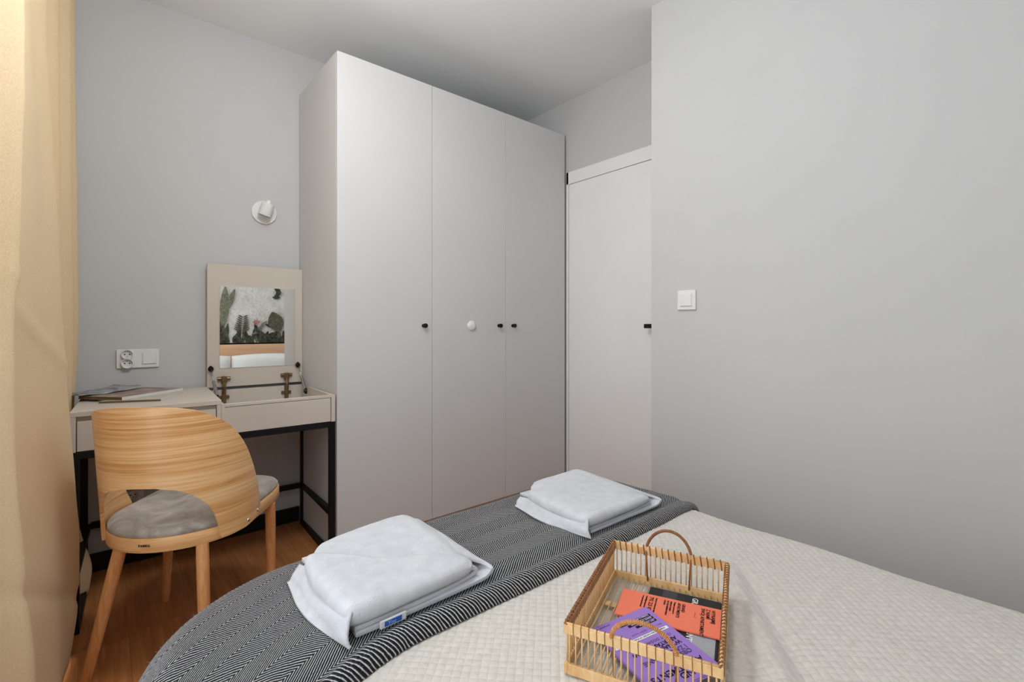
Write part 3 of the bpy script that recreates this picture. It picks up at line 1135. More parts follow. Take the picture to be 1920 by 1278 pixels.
# pillows at the head end
for i, (px, lab) in enumerate(((.425, 'white pillow at the bed head nearer the window'), (1.125, 'white pillow at the bed head nearer the right-hand wall'))):
    vs, fs = [], []
    n = 22
    for sgn in (1, -1):
        for j in range(n + 1):
            for i_ in range(n + 1):
                u = -1 + 2 * i_ / n
                v_ = -1 + 2 * j / n
                ed = max(0, (1 - u ** 4) * (1 - v_ ** 4)) ** .45
                vs.append((u * .345, sgn * .075 * ed, v_ * .15 - .02 * u * u * v_))
        o_ = (0 if sgn == 1 else (n + 1) ** 2)
        for j in range(n):
            for i_ in range(n):
                a = o_ + j * (n + 1) + i_
                f = (a, a + 1, a + n + 2, a + n + 1)
                fs.append(f if sgn < 0 else f[::-1])
    p = mesh('pillow', vs, fs, M['linen'], None, smooth=True)
    p.location = (px, -.655, BZ + .150)
    p.rotation_euler = (radians(-14), 0, 0)
    p['label'] = lab
    p['category'] = 'pillow'
    p['group'] = 'white pillows at the bed head'

# --- herringbone throw across the foot of the bed
TY0 = 0.822
def tshift(s_):
    return -1.05 * max(0.0, .50 - s_) ** 2
def throw(s_, t_):
    # t_ runs from the near hem; first a rolled edge, then flat, then over the foot
    Rr = .0125
    arc = .040
    wav = .004 * sin(s_ * 5.2) + .004 * mn.noise(Vector((s_ * 5, 0, 1))) + tshift(s_)
    crease = .0034 * mn.noise(Vector((s_ * 6, t_ * 9, 4)))
    Rr *= 1 - .55 * smst(1.34, 1.55, s_)
    if t_ < arc:
        th = t_ / arc * pi
        y = TY0 + wav + Rr * (1 - cos(th / 2)) * 1.3
        z_ = .003 + 2.05 * Rr * sin(th / 2)
        p, n_, e = drape(s_, y, 0, BZ)
        return p + n_ * z_
    d = t_ - arc
    y = TY0 + wav + Rr * 1.3 + d
    z_ = .003 + 2.05 * Rr
    z_ = z_ - .017 * (1 - .8 * smst(1.34, 1.55, s_)) * smst(.006, .034, d) + .006 * smst(.040, .070, d) - .006 * smst(.10, .25, d)
    z_ += crease * smst(0, .06, d) + .0012
    p, n_, e = drape(s_, y, 0.004, BZ, rip=.02)
    k = 1 - smst(.0, .3, e)
    return p + n_ * (.006 + (z_ - .010) * (0.4 + .6 * k))
def throw_uv(s_, t_):
    return (s_, t_ * .5 if t_ < .050 else t_ - .025)
ss = frange(BX0 - .26, BX1 + .14, .0075)
ts = frange(0, .080, .0027)[:-1] + frange(.080, .98, .0075)
tw = grid_cloth('throw_blanket', ss, ts, throw, M['wool'], throw_uv)
tw['label'] = 'black and white herringbone wool throw across the foot of the bed'
tw['category'] = 'blanket'
sm = tw.modifiers.new('s', 'SOLIDIFY')
sm.thickness = .004
sm.offset = 1

# loose wool fibres standing off the cloth
fb = B()
rf = random.Random(5)
for i in range(5200):
    s_ = rf.uniform(BX0 - .12, BX1 + .05)
    t_ = rf.choice((rf.uniform(.42, .60), rf.uniform(.0, .62), rf.uniform(0, .06)))
    p0 = throw(s_, t_)
    p1 = throw(s_ + .004, t_)
    p2 = throw(s_, t_ + .004)
    n_ = (p1 - p0).cross(p2 - p0)
    if n_.length < 1e-9:
        continue
    n_.normalize()
    p0 = p0 + n_ * .0040
    d_ = (n_ * rf.uniform(.2, .9) + Vector((rf.uniform(-1, 1), rf.uniform(-1, 1), rf.uniform(-.4, .6)))).normalized()
    L_ = rf.uniform(.004, .010)
    sd_ = d_.cross(n_)
    if sd_.length < 1e-6:
        continue
    sd_ = sd_.normalized() * .00016
    m_ = p0 + d_ * L_ * .55 + n_ * .0006
    e_ = p0 + d_ * L_ + Vector((rf.uniform(-1, 1), rf.uniform(-1, 1), 0)) * .0012
    fb.add([p0 - sd_, p0 + sd_, m_ + sd_ * .8, m_ - sd_ * .8, e_], [(0, 1, 2, 3), (3, 2, 4)])
fz_ = fb.build('loose_fibres', flat('grey_fibre', (120, 120, 124), 0.9), tw)
fz_['kind'] = 'stuff'

# ================================================================== TOWELS
def closed_spline(pts, n=10, k=.32):
    out = []
    m = len(pts)
    for i in range(m):
        p0, p1, p2, p3 = pts[i - 1], pts[i], pts[(i + 1) % m], pts[(i + 2) % m]
        for j in range(n):
            t_ = j / n
            xy = []
            for a in (0, 1):
                m0 = (p2[a] - p0[a]) * k
                m1 = (p3[a] - p1[a]) * k
                xy.append((2 * t_ ** 3 - 3 * t_ ** 2 + 1) * p1[a] + (t_ ** 3 - 2 * t_ ** 2 + t_) * m0 + (-2 * t_ ** 3 + 3 * t_ ** 2) * p2[a] + (t_ ** 3 - t_ ** 2) * m1)
            out.append(tuple(xy))
    return out
def slab(name, poly, z0, th, mat, parent, rnd_=.010, seed=0, amp=.003, tilt=None, label=None, top=None, n=10, k=.3, drop=None):
    """a soft folded layer: rounded edge of radius rnd_, flat-ish top with gentle undulation"""
    ol = closed_spline(poly, n, k)
    cx = sum(p[0] for p in ol) / len(ol)
    cy = sum(p[1] for p in ol) / len(ol)
    m = len(ol)
    rr = min(rnd_, th / 2)
    prof = []
    for i in range(7):      # bottom to top around the edge
        a = -pi / 2 + pi * i / 6
        prof.append((rr * (1 - cos(a)), th / 2 + (th / 2) * sin(a)))
    vs, fs = [], []
    rings = []
    rings.append((.5, 0, True))
    def ring(inset, zz, frac=None):
        st_ = len(vs)
        for (x_, y_) in ol:
            dx, dy = x_ - cx, y_ - cy
            L = sqrt(dx * dx + dy * dy)
            s_ = frac * (max(.05, (L - rr) / L) if zz > 0 else 1) if frac is not None else max(.05, (L - inset) / L)
            X_, Y_ = cx + dx * s_, cy + dy * s_
            z_ = z0 + zz
            up = zz / th
            if up > .5:
                z_ += (amp * mn.noise(Vector((X_ * 13, Y_ * 13, seed))) + amp * .5 * mn.noise(Vector((X_ * 33, Y_ * 33, seed + 5)))) * min(1, (L - L * s_) / .02 + .3)
                if top:
                    z_ += top(X_, Y_)
            if drop:
                z_ += drop(X_, Y_)
            vs.append((X_, Y_, z_))
        return st_
    R_ = []
    R_.append(ring(0, 0, .45))
    for ins, zz in prof:
        R_.append(ring(ins, zz))
    for fr in (.86, .76, .66, .55, .44, .33, .22, .11):
        R_.append(ring(0, th, fr))
    for a, b_ in zip(R_, R_[1:]):
        for i in range(m):
            fs.append((a + i, a + (i + 1) % m, b_ + (i + 1) % m, b_ + i))
    fs.append(tuple(R_[0] + i for i in range(m))[::-1])
    fs.append(tuple(R_[-1] + i for i in range(m)))
    return mesh(name, vs, fs, mat, parent, smooth=True, label=label)

def sheet(name, path, y0f, y1f, th, mat, parent, seed, top=None, amp=.002, ny=30):
    """a folded sheet: path in (x, z), extruded along y; solid with rounded rims"""
    pts = []
    for i in range(len(path) - 1):
        for j in range(4):
            t_ = j / 4
            p0, p1, p2, p3 = path[max(i - 1, 0)], path[i], path[i + 1], path[min(i + 2, len(path) - 1)]
            pts.append(tuple(.5 * (2 * p1[a] + (p2[a] - p0[a]) * t_ + (2 * p0[a] - 5 * p1[a] + 4 * p2[a] - p3[a]) * t_ ** 2 + (3 * p1[a] - p0[a] - 3 * p2[a] + p3[a]) * t_ ** 3) for a in (0, 1)))
    pts.append(path[-1])
    zt = max(p[1] for p in path)
    vs, fs = [], []
    m = len(pts)
    for k in range(ny + 1):
        v_ = k / ny
        for q_, (x_, z_) in enumerate(pts):
            y_ = y0f(x_, z_) + (y1f(x_, z_) - y0f(x_, z_)) * v_
            up = max(0, min(1, (z_ - .012) / max(.001, zt - .012)))
            dz = amp * mn.noise(Vector((x_ * 11, y_ * 11, seed + z_ * 20)))
            if top:
                dz += top(x_, y_) * up
            dx = amp * 1.2 * mn.noise(Vector((y_ * 14, z_ * 40, seed + 9)))
            vs.append((x_ + dx, y_, max(.002, z_ + dz)))
    for k in range(ny):
        for q_ in range(m - 1):
            a = k * m + q_
            fs.append((a, a + 1, a + m + 1, a + m))
    o = mesh(name, vs, fs, mat, parent, smooth=True)
    md = o.modifiers.new('s', 'SOLIDIFY')
    md.thickness = th
    md.offset = 0
    bv = o.modifiers.new('b', 'BEVEL')
    bv.width = th * .42
    bv.segments = 3
    bv.limit_method = 'ANGLE'
    bv.angle_limit = radians(50)
    return o

def towel(loc, rz, seed, label, group, tag):
    t_ = thing('towel', label, 'towel', loc, rz, group)
    T = M['terry']
    # local frame: origin at the centre of the 35 cm square, x along the bed width, y to the foot
    def tp(x_, y_):
        return .009 * smst(-.05, .16, y_) * smst(-.2, .10, x_) * (1 - .55 * smst(.11, .175, x_)) + .004 * smst(0, .2, -x_ + y_) - .010 * smst(.08, .17, x_) * smst(.02, -.16, y_)
    # outer sheet: lowest layer, big loop at the right-hand end, then the back half of the top
    out = [(-.150, .0050), (-.08, .0045), (.02, .0045), (.10, .0045), (.150, .0050), (.170, .0095), (.179, .0200), (.176, .0310), (.160, .0400), (.125, .0450), (.06, .0475), (-.02, .0480), (-.10, .0480), (-.140, .0460), (-.154, .0400)]
    sheet('outer_sheet', out, lambda x_, z_: -.166 + smst(.024, .044, z_) * (.16 - .125 * smst(.105, .165, x_)), lambda x_, z_: .160 + .006 * sin(x_ * 20 + seed) - .06 * smst(.07, .155, -x_), .0085, T, t_, seed, tp, .0022)
    # inner sheet with a small rolled loop
    inn = [(-.150, .0140), (-.05, .0138), (.06, .0140), (.120, .0150), (.140, .0190), (.145, .0250), (.138, .0310), (.120, .0330), (.06, .0335), (-.05, .0335), (-.150, .0335)]
    sheet('inner_sheet', inn, lambda x_, z_: -.160 + .010 * smst(.0, .14, x_), lambda x_, z_: .150, .0080, T, t_, seed + 4, None, .0012)
    slab('middle_fold', [(-.150, -.130), (.0, -.140), (.110, -.130), (.130, -.080), (.135, .0), (.130, .130), (-.0, .140), (-.145, .130), (-.160, .0)], .0186, .0100, T, t_, .005, seed + 2, .001)
    # front flap folded over along a diagonal crease, its thick round front edge wrapping down
    def fp(x_, y_):
        return tp(x_, y_) + .0025 * sin((x_ + .2) * 18) - .004 * smst(.05, .14, x_)
    slab('front_flap', [(-.168, -.160), (-.06, -.170), (.06, -.166), (.125, -.158), (.142, -.130), (.105, -.088), (.03, -.048), (-.05, .005), (-.115, .070), (-.160, .098), (-.176, .0)], .0190, .0435, T, t_, .0195, seed + 4, .0042, top=fp, k=.24, drop=lambda x_, y_: .0)
    # back half of the top, a soft second thickness with its peak at the far corner
    slab('back_fold', [(-.145, .000), (-.06, -.045), (.05, -.095), (.125, -.115), (.166, -.085), (.170, .0), (.160, .110), (.120, .158), (.0, .152), (-.110, .138), (-.150, .080)], (.0410), .0140, T, t_, .0068, seed + 8, .004, top=tp, k=.3, drop=lambda x_, y_: (tp(x_, y_) * .6 - .016 * smst(.12, .18, x_)))
    # loose hem hanging at the window-side corner
    vs, fs = [], []
    n, k_ = 40, 24
    for i in range(n + 1):
        for j in range(k_ + 1):
            u, v_ = i / n, j / k_
            x_ = -.160 - .026 * v_ - .016 * sin(pi * u) * v_ + .010 * (1 - u) * v_
            y_ = -.190 + .026 * (1 - v_) + u * (.300 + .02 * v_)
            z_ = (.049 + .004 * sin(u * 9 + seed)) * (1 - .35 * u * u) * (1 - v_) ** (1.15 + .5 * u) + .0015 + .010 * sin(u * 5.5 + seed) * v_ * (1 - v_)
            nz_ = mn.noise(Vector((u * 3.1, v_ * 2.2, seed)))
            x_ += .010 * nz_ * v_ - .010 * sin(pi * v_) * (.6 + .4 * sin(u * 6))
            z_ += .006 * abs(nz_) * v_ * (1 - v_) * 4
            vs.append((x_, y_, z_))
    for i in range(n):
        for j in range(k_):
            a = i * (k_ + 1) + j
            fs.append((a, a + k_ + 1, a + k_ + 2, a + 1))
    o = mesh('hanging_hem', vs, fs, T, t_, smooth=True)
    sm_ = o.modifiers.new('s', 'SOLIDIFY')
    sm_.thickness = .006
    if tag:
        g = box('care_label', M['whiteink'], t_, -.105, -.050, -.1745, -.1700, .0015, .0165, .0006, 'white label with a blue patch')
        box('blue_patch', M['bluetag'], g, -.097, -.060, -.1752, -.1746, .0040, .0140, 0)
        text_mesh('lettering', 'You', .0105, M['tagtext'], g, (-.090, -.1755, .0055), (1, 0, 0), (0, 0, 1), weight=.0003, thick=.0001)
    return t_
towel((.505, 1.045, BZ + .0235), radians(1.0), 1, 'folded white towel on the throw nearer the window, with a blue and white label', 'folded towels on the throw', True)
towel((1.208, 1.050, BZ + .0235), radians(-1.5), 21, 'folded white towel on the throw nearer the right-hand wall, without a visible label', 'folded towels on the throw', False).scale = (1.04, 1.0, .80)

# ================================================================== CHAIR
CA = radians(36.486)
ch = thing('desk_chair', 'oak veneer chair with curved cut-out backrest and grey velvet seat at the vanity', 'chair', (.2064, 1.953, 0), -CA)
# local: +y forward, +x right
def shellp(phi, z):
    q_ = (z - .43) / .4
    a_ = .2226 + .0119 * q_
    b__ = .2235 + .0445 * q_
    return Vector((a_ * sin(phi), -b__ * cos(phi), z))
TOPZ = [(0, .846), (12, .8445), (28, .837), (40, .824), (52, .797), (63, .757), (75, .688), (87, .590), (97, .500), (101, .468), (103, .447)]
BOTZ = [(0, .606), (12, .604), (25, .592), (33, .575), (39, .555), (45, .527), (49, .494), (52, .455), (54, .411), (60, .4095), (77, .411), (87, .417), (97, .426), (103, .445)]
phis = []
a = 0.0
while a < 103:
    phis.append(a)
    a += .75 if 44 < a < 55 or a > 92 else 1.5
phis.append(103)
phis = [-p for p in phis[::-1][:-1]] + phis
NV = 26
vo, vi, uv = [], [], []
TH = .0105
for p in phis:
    zt, zb = smoothi(TOPZ, abs(p)), interp(BOTZ, abs(p))
    for j in range(NV + 1):
        z = zb + (zt - zb) * j / NV
        q_ = shellp(radians(p), z)
        n_ = Vector((sin(radians(p)), -cos(radians(p)), -.06)).normalized()
        vo.append(q_)
        vi.append(q_ - n_ * TH)
        uv.append((radians(p) * .225 + 1, z))
n0 = len(vo)
fs = []
for i in range(len(phis) - 1):
    for j in range(NV):
        a = i * (NV + 1) + j
        b_ = a + NV + 1
        fs.append((a, b_, b_ + 1, a + 1))
        fs.append((n0 + a, n0 + a + 1, n0 + b_ + 1, n0 + b_))
    a = i * (NV + 1)
    b_ = a + NV + 1
    fs.append((a, n0 + a, n0 + b_, b_))
    fs.append((a + NV, b_ + NV, n0 + b_ + NV, n0 + a + NV))
L_ = (len(phis) - 1) * (NV + 1)
for j in range(NV):
    fs.append((j, j + 1, n0 + j + 1, n0 + j))
    fs.append((L_ + j, n0 + L_ + j, n0 + L_ + j + 1, L_ + j + 1))
bk = mesh('backrest', vo + vi, fs, M['oak'], ch, uv + uv)
auto_smooth(bk, 50)
# rivets on both wings
for sg in (1, -1):
    for ph_, z_ in ((80 * sg, .429), (95 * sg, .4395)):
        q_ = shellp(radians(ph_), z_)
        b = B()
        nrm = Vector((sin(radians(ph_)), -cos(radians(ph_)), 0))
        b.lathe([(.0068, 0), (.0066, .0014), (.005, .0028), (.001, .0036)], q_ - nrm * .0004, nrm, 18)
        auto_smooth(b.build('rivet', M['chrome'], bk, label='chrome rivet'), 60)
# seat ring and pad
def seat_outline(k=0.0):
    half = [(0, -.211), (.075, -.198), (.140, -.160), (.186, -.105), (.207, -.040), (.2095, .04), (.209, .13), (.206, .21), (.190, .275), (.155, .315), (.10, .331), (0, .336)]
    o = [(x_ * (1 - k / .21), y_ * (1 - k / .27)) for x_, y_ in half]
    full = o + [(-x_, y_) for x_, y_ in o[::-1][1:-1]]
    return closed_spline(full, 5, .5)
def loft(name, levels, mat, par, uvk=True):
    vs, uv, fs = [], [], []
    m = None
    for ol, z in levels:
        m = len(ol)
        L = 0
        for i, p in enumerate(ol):
            if i:
                L += sqrt((p[0] - ol[i - 1][0]) ** 2 + (p[1] - ol[i - 1][1]) ** 2)
            vs.append((p[0], p[1], z))
            uv.append((L, z))
    for r_ in range(len(levels) - 1):
        for i in range(m):
            fs.append((r_ * m + i, r_ * m + (i + 1) % m, (r_ + 1) * m + (i + 1) % m, (r_ + 1) * m + i))
    fs.append(tuple(range(m))[::-1])
    fs.append(tuple((len(levels) - 1) * m + i for i in range(m)))
    return auto_smooth(mesh(name, vs, fs, mat, par, uv), 45)
sf = loft('seat_frame', [(seat_outline(.012), .402), (seat_outline(.002), .404), (seat_outline(0), .407), (seat_outline(0), .443), (seat_outline(.002), .446), (seat_outline(.012), .4465)], M['ring_wood'], ch)
loft('seat', [(seat_outline(.007), .4466), (seat_outline(.004), .452), (seat_outline(.004), .459), (seat_outline(.010), .468), (seat_outline(.022), .4745), (seat_outline(.045), .478), (seat_outline(.09), .480), (seat_outline(.14), .4805)], M['velvet'], ch)
# legs
for (tx, ty, fx, fy) in ((-.100, -.165, -.196, -.170), (.133, -.152, .164, -.190), (-.185, .205, -.237, .263), (.196, .180, .186, .212)):
    b = B()
    top, ft = Vector((tx, ty, .403)), Vector((fx, fy, .004))
    pts = [top.lerp(ft, i / 8) for i in range(9)]
    b.tube(pts + [ft + (ft - top).normalized() * .0035], [.0175, .0178, .0176, .0171, .0165, .0158, .0150, .0143, .0136, .0118], 20)
    auto_smooth(b.build('leg', M['leg_wood'], ch), 50)
# lettering burned into the rear rim
text_mesh('lettering', 'FAMEG', .0095, M['ink'], sf, (-.016, -.2122, .424), (1, 0.0, 0), (0, 0, 1), weight=.0001, thick=.0006, spacing=1.15)

# ================================================================== TRAY
TA = radians(24.0)
TC = (.826, .5345)
TL, TW = .360, .256
TZ = BZ + .0055
tr = thing('rattan_tray', 'shallow bamboo and rattan tray basket with two arched handles on the bedspread', 'tray', (TC[0], TC[1], TZ), TA)
hl, hw, RH = TL / 2, TW / 2, .087
# base band frame
for nm, a in (('base_rail', (-hl, hl, -hw, -hw + .006)), ('base_rail', (-hl, hl, hw - .006, hw)), ('base_rail', (-hl, -hl + .006, -hw + .006, hw - .006)), ('base_rail', (hl - .006, hl, -hw + .006, hw - .006))):
    box(nm, M['bamboo'], tr, a[0], a[1], a[2], a[3], 0, .019, .001)
for xx in (-.165, -.055, .055, .165):
    if abs(xx) < .1:
        box('cross_bar', M['bamboo'], tr, xx - .008, xx + .008, -hw + .006, hw - .006, .0025, .0055, .0008)
# flared top outline
def side(nm, p, q_, n, r=.0014):
    proto = None
    for i in range(n):
        t_ = (i + .5) / n
        x_, y_ = p[0] + (q_[0] - p[0]) * t_, p[1] + (q_[1] - p[1]) * t_
        if proto is None:
            b = B()
            b.tube([(0, 0, .016), (0, 0, RH - .004)], r, 6)
            o = b.build(nm, M['bamboo'], tr, True)
            proto = o
        else:
            o = proto.copy()
            C.objects.link(o)
            o.parent = tr
        o.location = (x_, y_, 0)
e = .003
side('dowel', (-hl + .004, hw - e), (hl - .004, hw - e), 44)
side('dowel', (-hl + .004, -hw + e), (hl - .004, -hw + e), 44)
side('dowel', (hl - e, -hw + .004), (hl - e, hw - .004), 22)
side('dowel', (-hl + e, -hw + .004), (-hl + e, hw - .004), 22)
for i in range(19):
    yy = -hw + .012 + (TW - .024) * i / 18
    b = B()
    b.tube([(-hl + .006, 0, .0072), (hl - .006, 0, .0072)], .0016, 6)
    o = b.build('floor_dowel', M['bamboo'], tr, True)
    o.location = (0, yy, 0)
# rim: outer and inner flat bands
corn = rrect(-hl, hl, -hw, hw, .006, 4)
for nm, s_ in (('rim_band', 1.0),):
    b = B()
    for (x0, x1, y0, y1) in ((-hl, hl, -hw - .0005, -hw + .0015), (-hl, hl, -hw + .0045, -hw + .0065), (-hl, hl, hw - .0015, hw + .0005), (-hl, hl, hw - .0065, hw - .0045),
                             (-hl - .0005, -hl + .0015, -hw, hw), (-hl + .0045, -hl + .0065, -hw, hw), (hl - .0015, hl + .0005, -hw, hw), (hl - .0065, hl - .0045, -hw, hw)):
        b.box(x0, x1, y0, y1, RH - .016, RH, .0004)
    b.build(nm, M['bamboo'], tr)
# cane top cord and wrapping
for yy, mats in ((hw - .003, ('rattan', 'rattan')), (-hw + .003, ('rattan', 'bamboo'))):
    for k_ in (0, 1):
        b = B()
        b.tube([(-hl + TL * i / 560, yy + .0019 * cos(i / 560 * 2 * pi * 34 + pi * k_), RH + .0006 + .0015 * sin(i / 560 * 2 * pi * 34 + pi * k_)) for i in range(561)], .0016, 5)
        b.build('rim_braid', M[mats[k_]], tr, True, 'braided cane along the long rim')
for xx in (hl - .003, -hl + .003):
    b = B()
    b.tube([(xx, -hw, RH + .0006), (xx, hw, RH + .0006)], .0024, 8)
    b.build('rim_cord', M['bamboo'], tr, True)
wrapm = None
def wraps(p, q_, n, ax_, slant, wr=.0007):
    for i in range(n):
        t_ = (i + .5) / n
        x_, y_ = p[0] + (q_[0] - p[0]) * t_, p[1] + (q_[1] - p[1]) * t_
        b = B()
        hwid = .0042
        if ax_ == 'x':
            pts = [(-slant, -hwid, -.0165), (-slant * .3, -hwid - .0004, 0), (0, -.003, .0032), (0, .003, .0032), (slant * .3, hwid + .0004, 0), (slant, hwid, -.0165)]
        else:
            pts = [(-hwid, -slant, -.0165), (-hwid - .0004, -slant * .3, 0), (-.003, 0, .0032), (.003, 0, .0032), (hwid + .0004, slant * .3, 0), (hwid, slant, -.0165)]
        b.tube(pts, wr, 5, True)
        o = b.build('cane_wrap', M['rattan'], tr)
        o.location = (x_, y_, RH)
wraps((-hl + .006, hw - .003), (hl - .006, hw - .003), 36, 'x', .003)
wraps((-hl + .006, -hw + .003), (hl - .006, -hw + .003), 36, 'x', .003)
wraps((hl - .003, -hw + .010), (hl - .003, hw - .010), 17, 'y', .0030, .0013)
wraps((-hl + .003, -hw + .010), (-hl + .003, hw - .010), 17, 'y', .0008)
# handles at the two short ends
for sx in (1, -1):
    b = B()
    pts = []
    x_ = sx * (hl - .003)
    y0, y1 = (-.050, .049) if sx > 0 else (-.061, .045)
    lean = .012 * sx
    for i in range(41):
        a = pi * i / 40
        yy = (y0 + y1) / 2 + (y0 - y1) / 2 * cos(a) * (1 - .06 * sin(a))
        zz = RH - .004 + .047 * sin(a)
        pts.append((x_ + lean * sin(a), yy, zz))
    b.tube([(x_ - .006 * sx, y0 + .004, .012), (x_ - .006 * sx, y0 + .001, RH - .02)] + pts + [(x_ - .006 * sx, y1 - .001, RH - .02), (x_ - .006 * sx, y1 - .004, .012)], [.0020, .0020] + [.0030] * 41 + [.0020, .0020], 8)
    hnd = b.build('handle', M['rattan'], tr, True, 'arched cane-wrapped handle')
    b = B()
    # spiral wrapping
    sp2 = []
    for i in range(1100):
        u = i / 1099
        a = pi * u
        f_ = u * 40
        k0 = int(f_)
        k1 = min(40, k0 + 1)
        P0 = Vector(pts[k0]).lerp(Vector(pts[k1]), f_ - k0)
        tn = (Vector(pts[min(40, k0 + 1)]) - Vector(pts[max(0, k0 - 1)])).normalized()
        n1 = Vector((1, 0, 0))
        n1 = (n1 - tn * n1.dot(tn)).normalized()
        n2 = tn.cross(n1)
        th = u * 2 * pi * 58
        sp2.append(P0 + (n1 * cos(th) + n2 * sin(th)) * .0030)
    b.tube(sp2, .0009, 4)
    b.build('wrapping', M['cane'] if sx < 0 else M['rattan'], hnd)

# ================================================================== BROCHURES IN THE TRAY
def card(name, label, cat, A, Bp, Cp, z, th, mat, group=None, tilt=0.0, leaves=2):
    """A, Bp, Cp: corners; local x = A->Bp, local y = A->Cp (document frame in metres)"""
    A, Bp, Cp = Vector(A), Vector(Bp), Vector(Cp)
    ux = (Bp - A)
    Lx = ux.length
    ux.normalize()
    uy0 = Cp - A
    sgn = 1 if (ux.x * uy0.y - ux.y * uy0.x) > 0 else -1
    uy = Vector((-ux.y, ux.x)) * sgn
    Ly = abs(uy0.dot(uy))
    t_ = thing(name, label, cat, (A.x, A.y, z), 0, group)
    if tilt:
        t_.rotation_euler = tilt
    for i in range(leaves):
        a0 = i * (th / leaves)
        sh = .0016 * (leaves - 1 - i)
        pl_ = [(ux * (0) + uy * 0), (ux * Lx), (ux * Lx + uy * Ly), (uy * Ly)]
        off = -uy * sh * 1.2 + ux * sh * .4
        poly = [(p.x + off.x, p.y + off.y) for p in pl_]
        if sgn < 0:
            poly = poly[::-1]
        b = B()
        b.prism(poly, a0, a0 + th / leaves - .0001)
        b.build('sheet', mat, t_)
    return t_, ux, uy, Lx, Ly
tz = TZ + .0092
def V3(v):
    return Vector((v.x, v.y, 0))
def lay(t_, ux, uy, x_, y_, z):
    p = ux * x_ + uy * y_
    return (p.x, p.y, z)
def patch(name, t_, ux, uy, x0, x1, y0, y1, z, mat, label=None):
    pl_ = [ux * x0 + uy * y0, ux * x1 + uy * y0, ux * x1 + uy * y1, ux * x0 + uy * y1]
    poly = [(p.x, p.y) for p in pl_]
    ar = sum(poly[i][0] * poly[(i + 1) % 4][1] - poly[(i + 1) % 4][0] * poly[i][1] for i in range(4))
    if ar < 0:
        poly = poly[::-1]
    b = B()
    b.prism(poly, z, z + .00015)
    return b.build(name, mat, t_, label=label)

# black brochure (A5) at the bottom
A_ = (1.010, .4930)
t_, ux, uy, Lx, Ly = card('brochure', 'black and grey brochure lying lowest in the tray, white lettering', 'brochure', A_, (.818, .4075), (.9500, .6277), tz, .0020, M['blackcard'], 'brochures in the tray')
th = .0020
patch('grey_panel', t_, ux, uy, .118, Lx - .002, .004, .050, th, M['greycard'])
patch('dark_panel', t_, ux, uy, .002, .205, .088, .118, th, M['darkgrey'])
text_mesh('lettering', 'GRAND APARTMENTS', .0165, M['whiteink'], t_, lay(t_, ux, uy, .008, .056, th + .0003), V3(ux), V3(uy) if ux.cross(uy) > 0 else -V3(uy), weight=.0003, thick=.00005, spacing=.98)
text_mesh('lettering', 'apartamenty na doby', .0075, M['whiteink'], t_, lay(t_, ux, uy, .040, .074, th + .0003), V3(ux), V3(uy) if ux.cross(uy) > 0 else -V3(uy), thick=.00005)

# orange leaflet (DL)
TLc, TRc, BLc, BRc = (.882, .6545), (.979, .4722), (.796, .6137), (.887, .4280)
z2 = tz + .0042
t_, ux, uy, Lx, Ly = card('leaflet', 'long orange leaflet with black print across the tray', 'brochure', TRc, BRc, TLc, z2, .0022, M['orange'], 'brochures in the tray')
th = .0022
S_ = 1 if ux.cross(uy) > 0 else -1
def ot(body, size, y_, x_=.010, wgt=.0002, mat='ink', **k_):
    # document top is the TR-BR edge: lines are read along ux, next line further along uy
    text_mesh('lettering', body, size, M[mat], t_, lay(t_, ux, uy, x_, y_, th + .0003), V3(ux), -V3(uy), weight=wgt, thick=.00005, **k_)
# uy points from TR to TL; text up must point back to the TR-BR edge, keep it unmirrored
ot('WYNAJMIJ', .0105, .0225)
ot('Z NAMI', .0105, .0325)
ot('SW\u00d3J APARTAMENT', .0105, .0425)
ot('~ / ~ /', .008, .056, .030, 0.0, 'redink')
ot('GRAND', .0090, .0800)
ot('APARTMENTS', .0090, .0890)
ot('Wynajem apartament\u00f3w', .0046, .0965)
ot('OBS\u0141UGA NAJMU', .0048, .104)
ot('KR\u00d3TKOTERMINOWEGO', .0048, .1105)
ot('I D\u0141UGO', .0048, .117)
ot('Zadzwo\u0144 i dowiedz si\u0119 wi\u0119cej', .0046, .134)
ot('792 223 820', .0115, .1465)
ot('kontakt@grandapartments.pl', .0046, .1545)
ot('www.grandapartments.pl', .0046, .1620)

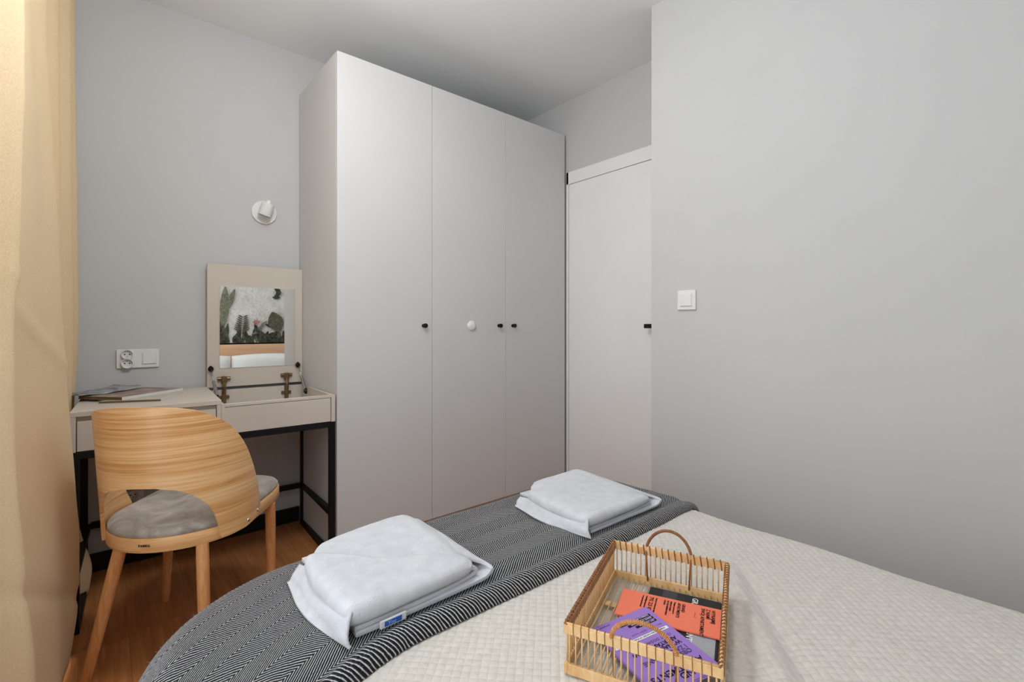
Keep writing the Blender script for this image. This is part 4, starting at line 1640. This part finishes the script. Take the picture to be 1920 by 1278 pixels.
# purple A5 on top, resting on the others and the rail
Ap, Bp_, Cp_ = (.852, .565), (.797, .377), (.7085, .610)
z3 = tz + .0118
# document frame: top-left corner is Bp_ (near the right-hand side), x runs to the left, y toward A
t_, ux, uy, Lx, Ly = card('booklet', 'purple booklet with black lettering lying on top of the pile in the tray', 'brochure', (.8054, .3915), (.6721, .4272), (.8551, .5770), z3, .0032, M['purple'], 'brochures in the tray', None, 3)
t_.rotation_euler = Matrix.Rotation(.068 if ux.cross(uy) > 0 else -.068, 3, V3(uy)).to_euler()
th = .0032
def pt(body, size, y_, x_=.012, wgt=.0002, mat='ink', **k_):
    text_mesh('lettering', body, size, M[mat], t_, lay(t_, ux, uy, x_, y_, th + .0003), V3(ux), -V3(uy), weight=wgt, thick=.00005, **k_)
pt('GRAND', .0185, .022, .012, .0003)
pt('APARTMENTS', .0185, .037, .012, .0003)
pt('OBS\u0141UGA', .0135, .0595, .014, 0, outline=True)
pt('I ZARZ\u0104DZANIE', .0135, .071, .014, 0, outline=True)
pt('WYNAJEM', .0125, .085, .014, .0003)
pt('APARTAMENT\u00d3W', .0125, .0965, .014, .0003)
pt('12 LAT DO\u015aWIADCZENIA', .0090, .108, .014, -.0001)
patch('white_strip', t_, ux, uy, .006, .132, .119, .1265, th, M['whiteink'])
pt('WIEMY, KT\u00d3RA CHCESZ WYNAJ\u0104\u0106 NAM', .0050, .1245, .012, .0001)
pt('S E L L  ,  B U Y  .  R E N T  Y O U R', .0048, .137, .010, 0, 'redink')
for i, (w0, w1) in enumerate(((.010, .060), (.010, .072), (.010, .086))):
    patch('black_strip', t_, ux, uy, w0, w1, .147 + .0088 * i, .1535 + .0088 * i, th, M['ink'])
    text_mesh('lettering', ('GDY CI\u0118 NIE MA', 'DBAMY O TW\u00d3J DOM', 'ZADBAJ O APARTAMENT')[i], .0050, M['whiteink'], t_, lay(t_, ux, uy, w0 + .004, .1523 + .0088 * i, th + .0006), V3(ux), -V3(uy), thick=.00005)
pt('www.grand.pl', .0044, .184, .098, 0)
